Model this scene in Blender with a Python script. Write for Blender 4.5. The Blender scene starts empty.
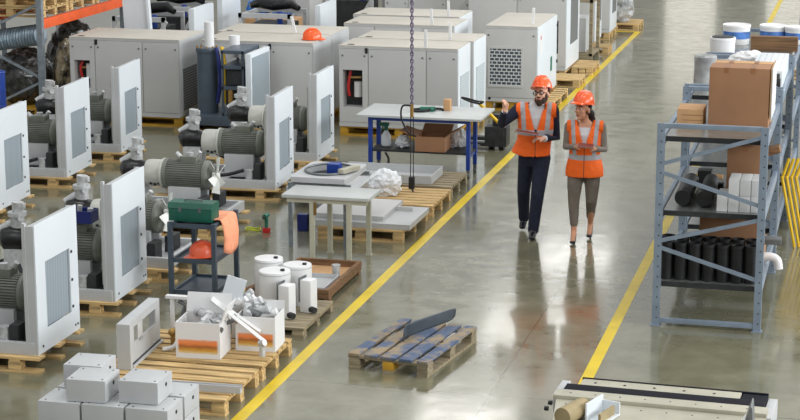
import bpy, bmesh, math, random
from mathutils import Vector, Matrix, Euler
random.seed(7)
S = bpy.context.scene
COL = S.collection
PI = math.pi

# ------------------------------------------------------------------ materials
def lin(c):
    return tuple(((v/255)/12.92 if v/255 <= .04045 else ((v/255+.055)/1.055)**2.4) for v in c)

def nt_new(name):
    m = bpy.data.materials.new(name); m.use_nodes = True
    n = m.node_tree.nodes; l = m.node_tree.links
    return m, n, l, n['Principled BSDF']

def mat(name, rgb, rough=.5, metal=0., var=.06, scale=6., bump=0., bscale=60., stretch=None, spec=.5, coat=0.):
    """plain surface with a little noise in its colour and optional bump"""
    m, n, l, b = nt_new(name)
    c = lin(rgb)
    tc = n.new('ShaderNodeTexCoord'); mp = n.new('ShaderNodeMapping')
    l.new(tc.outputs['Object'], mp.inputs['Vector'])
    if stretch: mp.inputs['Scale'].default_value = stretch
    no = n.new('ShaderNodeTexNoise'); no.inputs['Scale'].default_value = scale; no.inputs['Detail'].default_value = 4
    l.new(mp.outputs[0], no.inputs['Vector'])
    cr = n.new('ShaderNodeValToRGB')
    cr.color_ramp.elements[0].position = .3; cr.color_ramp.elements[1].position = .7
    cr.color_ramp.elements[0].color = (*[max(0, v*(1-var*2)) for v in c], 1)
    cr.color_ramp.elements[1].color = (*[min(1, v*(1+var)) for v in c], 1)
    l.new(no.outputs['Fac'], cr.inputs['Fac']); l.new(cr.outputs['Color'], b.inputs['Base Color'])
    b.inputs['Roughness'].default_value = rough; b.inputs['Metallic'].default_value = metal
    b.inputs['Specular IOR Level'].default_value = spec
    if coat: b.inputs['Coat Weight'].default_value = coat
    if bump:
        n2 = n.new('ShaderNodeTexNoise'); n2.inputs['Scale'].default_value = bscale; n2.inputs['Detail'].default_value = 3
        l.new(mp.outputs[0], n2.inputs['Vector'])
        bp = n.new('ShaderNodeBump'); bp.inputs['Strength'].default_value = bump; bp.inputs['Distance'].default_value = .02
        l.new(n2.outputs['Fac'], bp.inputs['Height']); l.new(bp.outputs['Normal'], b.inputs['Normal'])
    return m

def mat_wood(name, dark, light, axis=0):
    st = [22, 22, 22]; st[axis] = 1.6
    return mat(name, tuple((a+b)//2 for a, b in zip(dark, light)), .75, var=.28, scale=1.6, stretch=st, bump=.15, bscale=4)

def mat_stripes(name, c1, c2, scale, direction='X', distortion=0., rough=.4, metal=.0, bump=.4, rot=(0, 0, 0)):
    m, n, l, b = nt_new(name)
    tc = n.new('ShaderNodeTexCoord'); mp = n.new('ShaderNodeMapping'); mp.inputs['Rotation'].default_value = rot
    w = n.new('ShaderNodeTexWave'); w.wave_type = 'BANDS'; w.bands_direction = direction
    w.inputs['Scale'].default_value = scale; w.inputs['Distortion'].default_value = distortion
    l.new(tc.outputs['Object'], mp.inputs['Vector']); l.new(mp.outputs[0], w.inputs['Vector'])
    cr = n.new('ShaderNodeValToRGB')
    cr.color_ramp.elements[0].color = (*lin(c1), 1); cr.color_ramp.elements[1].color = (*lin(c2), 1)
    l.new(w.outputs['Fac'], cr.inputs['Fac']); l.new(cr.outputs['Color'], b.inputs['Base Color'])
    b.inputs['Roughness'].default_value = rough; b.inputs['Metallic'].default_value = metal
    return m

def mat_grille(name, hole, bar):
    m, n, l, b = nt_new(name)
    tc = n.new('ShaderNodeTexCoord'); mp = n.new('ShaderNodeMapping'); mp.inputs['Rotation'].default_value = (PI/2, 0, 0)
    br = n.new('ShaderNodeTexBrick'); br.offset = .5
    br.inputs['Color1'].default_value = (*lin(hole), 1); br.inputs['Color2'].default_value = (*lin(hole), 1)
    br.inputs['Mortar'].default_value = (*lin(bar), 1)
    br.inputs['Scale'].default_value = 1; br.inputs['Brick Width'].default_value = .078; br.inputs['Row Height'].default_value = .054
    br.inputs['Mortar Size'].default_value = .008
    l.new(tc.outputs['Object'], mp.inputs['Vector']); l.new(mp.outputs[0], br.inputs['Vector'])
    l.new(br.outputs['Color'], b.inputs['Base Color']); b.inputs['Roughness'].default_value = .5
    return m

def mat_film(name, rgb, trans=.45, rough=.2):
    m, n, l, b = nt_new(name)
    b.inputs['Base Color'].default_value = (*lin(rgb), 1); b.inputs['Roughness'].default_value = rough
    b.inputs['Transmission Weight'].default_value = trans; b.inputs['IOR'].default_value = 1.2
    tc = n.new('ShaderNodeTexCoord'); no = n.new('ShaderNodeTexNoise'); no.inputs['Scale'].default_value = 14; no.inputs['Detail'].default_value = 5
    bp = n.new('ShaderNodeBump'); bp.inputs['Strength'].default_value = .8; bp.inputs['Distance'].default_value = .03
    l.new(tc.outputs['Object'], no.inputs['Vector']); l.new(no.outputs['Fac'], bp.inputs['Height']); l.new(bp.outputs['Normal'], b.inputs['Normal'])
    return m

def mat_floor():
    m, n, l, b = nt_new('polished_concrete')
    tc = n.new('ShaderNodeTexCoord')
    def noise(scale, detail=5, rough=.55):
        q = n.new('ShaderNodeTexNoise'); q.inputs['Scale'].default_value = scale; q.inputs['Detail'].default_value = detail; q.inputs['Roughness'].default_value = rough
        l.new(tc.outputs['Object'], q.inputs['Vector']); return q
    big, mid = noise(.45), noise(3.2, 7, .62)
    mx = n.new('ShaderNodeMix'); mx.data_type = 'FLOAT'; mx.inputs[0].default_value = .5
    l.new(big.outputs['Fac'], mx.inputs[2]); l.new(mid.outputs['Fac'], mx.inputs[3])
    cr = n.new('ShaderNodeValToRGB')
    cr.color_ramp.elements[0].position = .34; cr.color_ramp.elements[1].position = .66
    cr.color_ramp.elements[0].color = (*lin(FLOOR_DARK), 1); cr.color_ramp.elements[1].color = (*lin(FLOOR_LIGHT), 1)
    l.new(mx.outputs[0], cr.inputs['Fac'])
    br = n.new('ShaderNodeTexBrick'); br.offset = 0
    br.inputs['Color1'].default_value = (1, 1, 1, 1); br.inputs['Color2'].default_value = (1, 1, 1, 1); br.inputs['Mortar'].default_value = (.62, .62, .62, 1)
    br.inputs['Scale'].default_value = 1; br.inputs['Brick Width'].default_value = 3.0; br.inputs['Row Height'].default_value = 3.0; br.inputs['Mortar Size'].default_value = .006
    l.new(tc.outputs['Object'], br.inputs['Vector'])
    mu = n.new('ShaderNodeMix'); mu.data_type = 'RGBA'; mu.blend_type = 'MULTIPLY'; mu.inputs[0].default_value = 1
    l.new(cr.outputs['Color'], mu.inputs[6]); l.new(br.outputs['Color'], mu.inputs[7]); l.new(mu.outputs[2], b.inputs['Base Color'])
    rr = n.new('ShaderNodeMapRange'); rr.inputs[1].default_value = .35; rr.inputs[2].default_value = .65; rr.inputs[3].default_value = .11; rr.inputs[4].default_value = .25
    l.new(mid.outputs['Fac'], rr.inputs[0]); l.new(rr.outputs[0], b.inputs['Roughness'])
    wav = noise(1.7, 3, .5)
    bp = n.new('ShaderNodeBump'); bp.inputs['Strength'].default_value = .22; bp.inputs['Distance'].default_value = .02
    l.new(wav.outputs['Fac'], bp.inputs['Height']); l.new(bp.outputs['Normal'], b.inputs['Normal'])
    b.inputs['Specular IOR Level'].default_value = .62
    b.inputs['Coat Weight'].default_value = .4; b.inputs['Coat Roughness'].default_value = .08
    return m

def mat_worn(name, paint, wood, thr=.5):
    """blue paint worn through to bare boards"""
    m, n, l, b = nt_new(name)
    tc = n.new('ShaderNodeTexCoord'); no = n.new('ShaderNodeTexNoise'); no.inputs['Scale'].default_value = 4.5; no.inputs['Detail'].default_value = 6; no.inputs['Roughness'].default_value = .65
    l.new(tc.outputs['Object'], no.inputs['Vector'])
    cr = n.new('ShaderNodeValToRGB'); cr.color_ramp.elements[0].position = thr-.05; cr.color_ramp.elements[1].position = thr+.07
    cr.color_ramp.elements[0].color = (*lin(wood), 1); cr.color_ramp.elements[1].color = (*lin(paint), 1)
    e = cr.color_ramp.elements.new(.75); e.color = (*lin(tuple(int(v*.8) for v in paint)), 1)
    l.new(no.outputs['Fac'], cr.inputs['Fac']); l.new(cr.outputs['Color'], b.inputs['Base Color']); b.inputs['Roughness'].default_value = .7
    return m

def mat_vest(name, zh0, zh1, zcut, xa, xb):
    """orange cloth with grey reflective bands: one round the waist, two over the shoulders"""
    m, n, l, b = nt_new(name)
    tc = n.new('ShaderNodeTexCoord'); sp = n.new('ShaderNodeSeparateXYZ'); l.new(tc.outputs['Object'], sp.inputs[0])
    def math_(op, a, v=None, w=None):
        q = n.new('ShaderNodeMath'); q.operation = op
        for i, s in enumerate((a, v, w)):
            if s is None: continue
            if isinstance(s, (int, float)): q.inputs[i].default_value = s
            else: l.new(s, q.inputs[i])
        return q.outputs[0]
    z, x = sp.outputs['Z'], sp.outputs['X']
    ax = math_('ABSOLUTE', x)
    # the shoulder bands run slightly outwards with height
    ax2 = math_('SUBTRACT', ax, math_('MULTIPLY', math_('SUBTRACT', z, zcut), .08))
    hb = math_('MULTIPLY', math_('GREATER_THAN', z, zh0), math_('LESS_THAN', z, zh1))
    vb = math_('MULTIPLY', math_('MULTIPLY', math_('GREATER_THAN', ax2, xa), math_('LESS_THAN', ax2, xb)), math_('GREATER_THAN', z, zh0))
    f = math_('MAXIMUM', hb, vb)
    zl = math_('MULTIPLY', math_('LESS_THAN', ax, .004), math_('LESS_THAN', z, zcut))
    mx = n.new('ShaderNodeMix'); mx.data_type = 'RGBA'; l.new(f, mx.inputs[0])
    mx.inputs[6].default_value = (*lin((255, 108, 22)), 1); mx.inputs[7].default_value = (*lin((176, 176, 180)), 1)
    mz = n.new('ShaderNodeMix'); mz.data_type = 'RGBA'; l.new(zl, mz.inputs[0]); l.new(mx.outputs[2], mz.inputs[6]); mz.inputs[7].default_value = (*lin((90, 60, 50)), 1)
    l.new(mz.outputs[2], b.inputs['Base Color']); b.inputs['Roughness'].default_value = .7
    no = n.new('ShaderNodeTexNoise'); no.inputs['Scale'].default_value = 9; l.new(tc.outputs['Object'], no.inputs['Vector'])
    bp = n.new('ShaderNodeBump'); bp.inputs['Strength'].default_value = .7; bp.inputs['Distance'].default_value = .03
    l.new(no.outputs['Fac'], bp.inputs['Height']); l.new(bp.outputs['Normal'], b.inputs['Normal'])
    return m

def mat_print(name, base, bands):
    """white carton with a smeared orange-brown printed band; bands: z0, z1, colour in the carton's own height"""
    m, n, l, b = nt_new(name)
    tc = n.new('ShaderNodeTexCoord'); sp = n.new('ShaderNodeSeparateXYZ'); l.new(tc.outputs['Generated'], sp.inputs[0])
    no = n.new('ShaderNodeTexNoise'); no.inputs['Scale'].default_value = 5
    mp = n.new('ShaderNodeMapping'); mp.inputs['Scale'].default_value = (1, 1, 7); l.new(tc.outputs['Generated'], mp.inputs[0]); l.new(mp.outputs[0], no.inputs['Vector'])
    ad = n.new('ShaderNodeMath'); ad.operation = 'MULTIPLY_ADD'; ad.inputs[1].default_value = .10; l.new(no.outputs['Fac'], ad.inputs[0]); l.new(sp.outputs['Z'], ad.inputs[2])
    cr = n.new('ShaderNodeValToRGB'); cr.color_ramp.interpolation = 'EASE'
    el = cr.color_ramp.elements
    el[0].position = 0; el[0].color = (*lin(base), 1); el[1].position = 1; el[1].color = (*lin(base), 1)
    for p, c in bands:
        e = el.new(p); e.color = (*lin(c), 1)
    l.new(ad.outputs[0], cr.inputs['Fac'])
    # the band stops short of the carton's edges
    mi = n.new('ShaderNodeMath'); mi.operation = 'PINGPONG'; mi.inputs[1].default_value = .5; l.new(sp.outputs['X'], mi.inputs[0])
    gt = n.new('ShaderNodeMapRange'); gt.inputs[1].default_value = .03; gt.inputs[2].default_value = .08; l.new(mi.outputs[0], gt.inputs[0])
    ge = n.new('ShaderNodeNewGeometry'); 
    mx = n.new('ShaderNodeMix'); mx.data_type = 'RGBA'; l.new(gt.outputs[0], mx.inputs[0]); mx.inputs[6].default_value = (*lin(base), 1); l.new(cr.outputs['Color'], mx.inputs[7])
    l.new(mx.outputs[2], b.inputs['Base Color']); b.inputs['Roughness'].default_value = .6
    return m

FLOOR_DARK, FLOOR_LIGHT = (106, 103, 82), (136, 133, 110)
M = dict(
    floor=mat_floor(),
    yellow_line=mat('yellow_floor_paint', (226, 196, 22), .35, var=.08, scale=3),
    panel=mat('white_panel_paint', (222, 228, 233), .38, var=.02, scale=2),
    grey=mat('light_grey_paint', (190, 192, 193), .4, var=.04, scale=3),
    cabinet=mat('cabinet_grey_paint', (196, 196, 194), .42, var=.03, scale=1.5),
    cabtop=mat('cabinet_top_warm_reflection', (196, 190, 178), .5, var=.04, scale=2),  # warm reflection on the cabinet tops, put into their colour
    seam=mat('seam_shadow_gap', (150, 150, 150), .6),
    motor=mat('motor_grey_green', (116, 119, 110), .5, var=.08, scale=10),
    housing=mat('cast_housing_pale', (196, 196, 188), .5, var=.06, scale=12),
    alu=mat('cast_aluminium', (200, 202, 202), .35, .3, var=.12, scale=25, bump=.06),
    black=mat('black_rubber', (26, 26, 28), .55, var=.2, scale=14),
    blackshine=mat('black_plastic_wrap', (12, 12, 15), .3, var=.3, scale=18, bump=.5, bscale=14),
    slate=mat('dark_slate_sheet_steel', (74, 82, 90), .4, .3, var=.1, scale=8),
    tanroll=mat('olive_tan_paper', (158, 142, 106), .8, var=.1),
    steel=mat('bare_steel', (120, 124, 126), .35, .6, var=.15, scale=12),
    dark=mat('dark_interior', (44, 46, 48), .6, var=.25, scale=9),
    fan=mat('white_fan_plastic', (232, 234, 228), .4),
    wood=mat_wood('pallet_wood', (192, 156, 100), (228, 198, 144)),
    woody=mat_wood('pallet_wood_lengthwise', (176, 134, 74), (218, 180, 116), 1),
    oldwood=mat_wood('old_brown_wood', (112, 82, 56), (150, 114, 78)),
    greywood=mat_wood('greyed_wood', (134, 122, 98), (172, 158, 128)),
    yellowwood=mat('yellow_painted_timber', (196, 150, 42), .6, var=.15, scale=5),
    card=mat('brown_cardboard', (158, 116, 84), .8, var=.05, scale=4),
    cardlight=mat('pale_cardboard', (198, 156, 112), .8, var=.06, scale=5),
    tape=mat('parcel_tape', (150, 102, 66), .35),
    white=mat('white_plastic', (232, 232, 232), .4, var=.02),
    offwhite=mat('white_carton_board', (226, 226, 226), .6, var=.03),
    blue=mat('blue_paint', (24, 62, 150), .4, var=.08),
    navyplastic=mat('navy_plastic', (26, 40, 112), .4),
    brightblue=mat('bright_blue_plastic', (40, 120, 210), .35, var=.25, scale=5, bump=.6, bscale=8),
    rack=mat('blue_grey_rack_paint', (136, 150, 166), .4, .2, var=.08, scale=8),
    galv=mat('galvanised_steel', (150, 160, 168), .38, .5, var=.14, scale=14),
    rackdeck=mat('steel_shelf_deck', (150, 152, 148), .25, .55, var=.08, scale=5),
    orange=mat('orange_rack_beam', (232, 96, 44), .45, var=.06),
    helmet=mat('orange_red_helmet_plastic', (246, 96, 34), .28, var=.02, coat=.3),
    redhelmet=mat('faded_red_helmet_plastic', (242, 104, 66), .35, var=.05, coat=.2),
    navy=mat('navy_suit_cloth', (24, 30, 52), .85, var=.15, scale=20, bump=.25, bscale=9),
    skin=mat('skin', (232, 178, 150), .5, var=.05, scale=14),
    skin2=mat('tanned_skin', (212, 154, 122), .5, var=.05, scale=14),
    beard=mat('brown_beard_hair', (62, 40, 28), .8, var=.3, scale=60),
    hair=mat('dark_hair', (36, 26, 24), .55, var=.3, scale=50),
    shirt=mat('white_shirt_cloth', (222, 222, 226), .8, bump=.2, bscale=10),
    grit=mat('grey_tweed_cloth', (138, 130, 122), .9, var=.12, scale=60),
    trousers=mat('grey_beige_trouser_cloth', (124, 114, 104), .9, var=.08, scale=25, bump=.2, bscale=9),
    shoe=mat('black_leather', (20, 20, 26), .25),
    lens=mat('dark_glasses', (18, 18, 20), .2),
    lip=mat('lips', (168, 84, 78), .5),
    cover=mat('maroon_cover', (126, 52, 44), .4),
    silverwrap=mat('silvery_film_wrap', (176, 178, 178), .3, var=.25, scale=5, bump=.9, bscale=7),
    tablet=mat('tablet_case', (150, 116, 102), .35),
    greenbox=mat('dark_green_paint', (18, 88, 70), .4, var=.08, scale=8),
    greenplastic=mat('green_plastic', (30, 110, 88), .4),
    redplastic=mat('red_plastic', (196, 42, 40), .4),
    cloth=mat('peach_cloth', (250, 164, 126), .9, var=.08, scale=12, bump=.4, bscale=12),
    darkcart=mat('blue_grey_cart_steel', (74, 86, 98), .4, .2, var=.08),
    tank=mat('slate_blue_tank_paint', (74, 86, 98), .38, var=.08, scale=5),
    yellow=mat('safety_yellow_paint', (236, 192, 30), .4, var=.05),
    tabletop=mat('pale_grey_worktop', (188, 192, 190), .35, var=.05, scale=3),
    beige=mat('beige_table_steel', (190, 188, 168), .45, var=.06),
    cream=mat('cream_machine_paint', (178, 174, 156), .45, var=.05),
    deepnavy=mat('deep_navy_paint', (16, 17, 28), .75, spec=.2),
    film=mat_film('clear_plastic_film', (244, 247, 250), .08),
    wrap=mat('grey_stretch_wrap', (62, 62, 60), .2, var=.7, scale=9, bump=1., bscale=16, coat=.6),
    tanwrap=mat('tan_stretch_wrap', (150, 138, 112), .25, var=.5, scale=9, bump=1., bscale=16, coat=.4),
    radiator=mat_stripes('radiator_fins', (138, 150, 158), (168, 180, 188), 9., 'Y', 1.2, .45, .15, rot=(.12, 0, 0)),
    louvre=mat_stripes('cabinet_louvre', (70, 72, 72), (140, 142, 142), 8., 'Z', 0, .5),
    finegrille=mat_stripes('fine_louvre', (160, 172, 178), (206, 214, 218), 9., 'Z', 0, .5),
    hexgrille=mat_grille('slotted_grille', (58, 72, 84), (206, 208, 206)),
    bluewood=mat_worn('worn_blue_painted_boards', (84, 100, 128), (154, 136, 108), .49),
    duct=mat_stripes('ribbed_duct', (112, 132, 148), (168, 184, 194), 6., 'X', 0, .35, .4),
    purple=mat('violet_grey_chain_steel', (120, 108, 132), .4, .5),
    brass=mat('brass', (176, 140, 80), .35, .7),
    print=mat_print('printed_white_carton', (230, 230, 230), ((.16, (230, 230, 230)), (.22, (226, 196, 130)), (.28, (214, 156, 60)), (.38, (172, 104, 52)), (.46, (238, 136, 74)), (.54, (236, 150, 100)), (.60, (230, 230, 230)))),
    labelblue=mat('faded_blue_label', (84, 132, 204), .5, var=.3, scale=8),
    fabricgreen=mat('lime_strap', (190, 200, 40), .6),
)

# ------------------------------------------------------------------ mesh builder
class MB:
    def __init__(s): s.bm = bmesh.new(); s.mats = []; s.mi = 0
    def use(s, key):
        m = M[key]
        if m not in s.mats: s.mats.append(m)
        s.mi = s.mats.index(m); return s
    def _fin(s, faces):
        for f in faces: f.material_index = s.mi
    def box(s, x0, x1, y0, y1, z0, z1, bev=0., rot=None, piv=None):
        bm = s.bm
        vs = [bm.verts.new((x, y, z)) for x in (x0, x1) for y in (y0, y1) for z in (z0, z1)]
        fs = [bm.faces.new([vs[i] for i in q]) for q in ((0, 1, 3, 2), (4, 6, 7, 5), (0, 4, 5, 1), (2, 3, 7, 6), (0, 2, 6, 4), (1, 5, 7, 3))]
        s._fin(fs)
        if rot is not None:
            p = Vector(piv) if piv else Vector(((x0+x1)/2, (y0+y1)/2, (z0+z1)/2))
            R = Euler(rot).to_matrix()
            for v in vs: v.co = p + R @ (v.co-p)
        if bev:
            es = {e for f in fs for e in f.edges}
            r = bmesh.ops.bevel(bm, geom=list(es), offset=bev, segments=2, affect='EDGES', profile=.7, clamp_overlap=True)
            s._fin([f for f in r['faces']])
        return s
    def cbox(s, c, d, bev=0., rot=None):
        return s.box(c[0]-d[0]/2, c[0]+d[0]/2, c[1]-d[1]/2, c[1]+d[1]/2, c[2]-d[2]/2, c[2]+d[2]/2, bev, rot)
    def cyl(s, p0, p1, r0, r1=None, n=20, cap=True):
        return s.loft([p0, p1], [r0, r0 if r1 is None else r1], n=n, cap=cap)
    def loft(s, pts, rad, n=14, cap=True, ref=None, closed=False):
        """rings along pts; a radius may be (r_u, r_v)"""
        bm = s.bm; P = [Vector(p) for p in pts]; rings = []; up = Vector(ref) if ref else None; k = len(P)
        for i, p in enumerate(P):
            t = (P[min(i+1, k-1)]-P[max(i-1, 0)])
            if t.length < 1e-9: t = Vector((0, 0, 1))
            t.normalize()
            if up is None: up = Vector((1, 0, 0)) if abs(t.x) < .8 else Vector((0, 1, 0))
            u = up-t*t.dot(up)
            if u.length < 1e-6: u = t.orthogonal()
            u.normalize(); v = t.cross(u)
            if ref is None: up = u
            ru, rv = rad[i] if isinstance(rad[i], (tuple, list)) else (rad[i], rad[i])
            rings.append([bm.verts.new(p+u*ru*math.cos(2*PI*j/n)+v*rv*math.sin(2*PI*j/n)) for j in range(n)])
        fs = []
        for a, b in zip(rings[:-1], rings[1:]):
            for j in range(n): fs.append(bm.faces.new((a[j], a[(j+1) % n], b[(j+1) % n], b[j])))
        if closed:
            a, b = rings[-1], rings[0]
            for j in range(n): fs.append(bm.faces.new((a[j], a[(j+1) % n], b[(j+1) % n], b[j])))
        elif cap:
            fs.append(bm.faces.new(list(reversed(rings[0])))); fs.append(bm.faces.new(rings[-1]))
        s._fin(fs); return s
    def tube(s, pts, r, n=8, sub=4):
        P = [Vector(p) for p in pts]; out = []
        for i in range(len(P)-1):
            a, b, c, d = P[max(i-1, 0)], P[i], P[i+1], P[min(i+2, len(P)-1)]
            for j in range(sub):
                t = j/sub
                out.append(.5*((2*b)+(c-a)*t+(2*a-5*b+4*c-d)*t*t+(3*b-a-3*c+d)*t**3))
        out.append(P[-1])
        return s.loft(out, [r]*len(out), n=n)
    def lathe(s, prof, c=(0, 0, 0), n=24, axis='Z', sx=1., sy=1.):
        bm = s.bm; rings = []
        for r, z in prof:
            ring = []
            for j in range(n):
                a = 2*PI*j/n; q = (r*math.cos(a)*sx, r*math.sin(a)*sy, z)
                if axis == 'X': q = (q[2], q[0], q[1])
                if axis == 'Y': q = (q[0], q[2], q[1])
                ring.append(bm.verts.new(Vector(c)+Vector(q)))
            rings.append(ring)
        fs = []
        for a, b in zip(rings[:-1], rings[1:]):
            for j in range(n): fs.append(bm.faces.new((a[j], a[(j+1) % n], b[(j+1) % n], b[j])))
        for ring in (rings[0], rings[-1]):
            if (ring[0].co-ring[n//2].co).length > 1e-5: fs.append(bm.faces.new(ring))
        s._fin(fs); return s
    def prism(s, poly, h0, h1, axis='Z'):
        """polygon in the plane across axis, extruded from h0 to h1"""
        def pt(a, b, h): return {'Z': (a, b, h), 'X': (h, a, b), 'Y': (a, h, b)}[axis]
        bm = s.bm
        A = [bm.verts.new(pt(a, b, h0)) for a, b in poly]; B = [bm.verts.new(pt(a, b, h1)) for a, b in poly]
        n = len(poly); fs = [bm.faces.new((A[j], A[(j+1) % n], B[(j+1) % n], B[j])) for j in range(n)]
        fs.append(bm.faces.new(list(reversed(A)))); fs.append(bm.faces.new(B)); s._fin(fs); return s
    def sphere(s, c, r, n=12):
        rx, ry, rz = r if isinstance(r, (tuple, list)) else (r, r, r)
        st = len(s.bm.verts)
        res = bmesh.ops.create_uvsphere(s.bm, u_segments=n, v_segments=max(6, n//2+2), radius=1)
        for v in res['verts']: v.co = Vector((c[0]+v.co.x*rx, c[1]+v.co.y*ry, c[2]+v.co.z*rz))
        s._fin({f for v in res['verts'] for f in v.link_faces}); return s
    def blob(s, c, r, amp=.15, seed=0, n=20, freq=3.):
        from mathutils import noise
        res = bmesh.ops.create_icosphere(s.bm, subdivisions=4, radius=1)
        for v in res['verts']:
            d = v.co.normalized(); k = 1+amp*noise.noise(d*freq+Vector((seed*3.1, seed*1.7, seed)))+amp*.5*noise.noise(d*freq*2.7+Vector((seed, 5, 2)))
            z = d.z*r[2]*k
            v.co = Vector((c[0]+d.x*r[0]*k, c[1]+d.y*r[1]*k, max(c[2]+z, c[2]-r[2]*.8)))
        s._fin({f for v in res['verts'] for f in v.link_faces}); return s
    def rotate(s, rot, piv=(0, 0, 0)):
        R = Euler(rot).to_matrix(); p = Vector(piv)
        for v in s.bm.verts: v.co = p+R @ (v.co-p)
        return s
    def mesh(s, name, fallback=None):
        bmesh.ops.recalc_face_normals(s.bm, faces=s.bm.faces)
        me = bpy.data.meshes.new(name); s.bm.to_mesh(me); s.bm.free()
        for m in s.mats or [M[fallback]]: me.materials.append(m)
        me.polygons.foreach_set('use_smooth', [True]*len(me.polygons)); me.set_sharp_from_angle(angle=.6)
        return me
    def build(s, name, parent=None, loc=(0, 0, 0), rotz=0.):
        me = s.mesh(name); o = bpy.data.objects.new(name, me); COL.objects.link(o)
        o.location = loc; o.rotation_euler = (0, 0, rotz)
        if parent is not None: o.parent = parent
        return o

def mb(key): return MB().use(key)

def tag(o, label, cat, group=None, kind=None):
    o['label'] = label; o['category'] = cat
    if group: o['group'] = group
    if kind: o['kind'] = kind
    return o

def thing(name, label, cat, loc=(0, 0, 0), rotz=0., group=None):
    o = bpy.data.objects.new(name, None); o.empty_display_size = .1; COL.objects.link(o)
    o.location = loc; o.rotation_euler = (0, 0, rotz)
    return tag(o, label, cat, group)

def kids(o): return [c for c in bpy.data.objects if c.parent == o]
def dup(root, loc, rotz=0., label=None, group=None):
    def cp(o, par):
        c = o.copy(); COL.objects.link(c); c.parent = par
        for k in kids(o): cp(k, c)
        return c
    r = cp(root, None); r.location = loc; r.rotation_euler = (0, 0, rotz)
    if label: r['label'] = label
    if group: r['group'] = group
    return r

def structure(o): o['kind'] = 'structure'; return o
# ------------------------------------------------------------------ setting
structure(mb('floor').box(-40, 25, -5, 110, -.2, 0).build('floor'))
structure(mb('yellow_line').box(-4.90, -4.79, 11.5, 39.65, 0, .002).build('trim_1'))
structure(mb('yellow_line').box(-6.2, -4.90, 39.55, 39.65, 0, .002).build('trim_2'))
structure(mb('yellow_line').box(-2.325, -2.22, 13, 70, 0, .002).build('trim_3'))

# ------------------------------------------------------------------ pallets
def make_pallet(label, loc, lx=1.2, ly=1.0, rotz=0., along='X', key='wood', bkey=None, nb=6, group='wooden pallets', h=.144, name='pallet', bw=.11, inset=.06):
    """boards run along lx; blocks and skids beneath"""
    t = thing(name, label, 'pallet', loc, rotz, group)
    d = mb(key); step = (ly-bw)/(nb-1)
    for i in range(nb):
        y = -ly/2+bw/2+i*step
        d.box(-lx/2, lx/2, y-bw/2, y+bw/2, h-.024, h, .003)
    for x in (-lx/2+inset, 0, lx/2-inset): d.box(x-.05, x+.05, -ly/2, ly/2, h-.046, h-.024)
    d.build('deck', t)
    bk = bkey or key
    for x in (-lx/2+inset, 0, lx/2-inset):
        for y in (-ly/2+.05, 0, ly/2-.05):
            mb(bk).box(x-.058, x+.058, y-.05, y+.05, .022, h-.046, .004).build('block', t)
    for y in (-ly/2+.05, 0, ly/2-.05):
        mb(bk).box(-lx/2, lx/2, y-.05, y+.05, 0, .022).build('skid', t)
    return t

# ------------------------------------------------------------------ compressor units
def gear(r0, r1, n):
    out = []
    for i in range(n):
        a = 2*PI*i/n; w = 2*PI/n
        out += [(r0*math.cos(a), r0*math.sin(a)), (r0*math.cos(a+w*.45), r0*math.sin(a+w*.45)),
                (r1*math.cos(a+w*.5), r1*math.sin(a+w*.5)), (r1*math.cos(a+w*.95), r1*math.sin(a+w*.95))]
    return out

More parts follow.
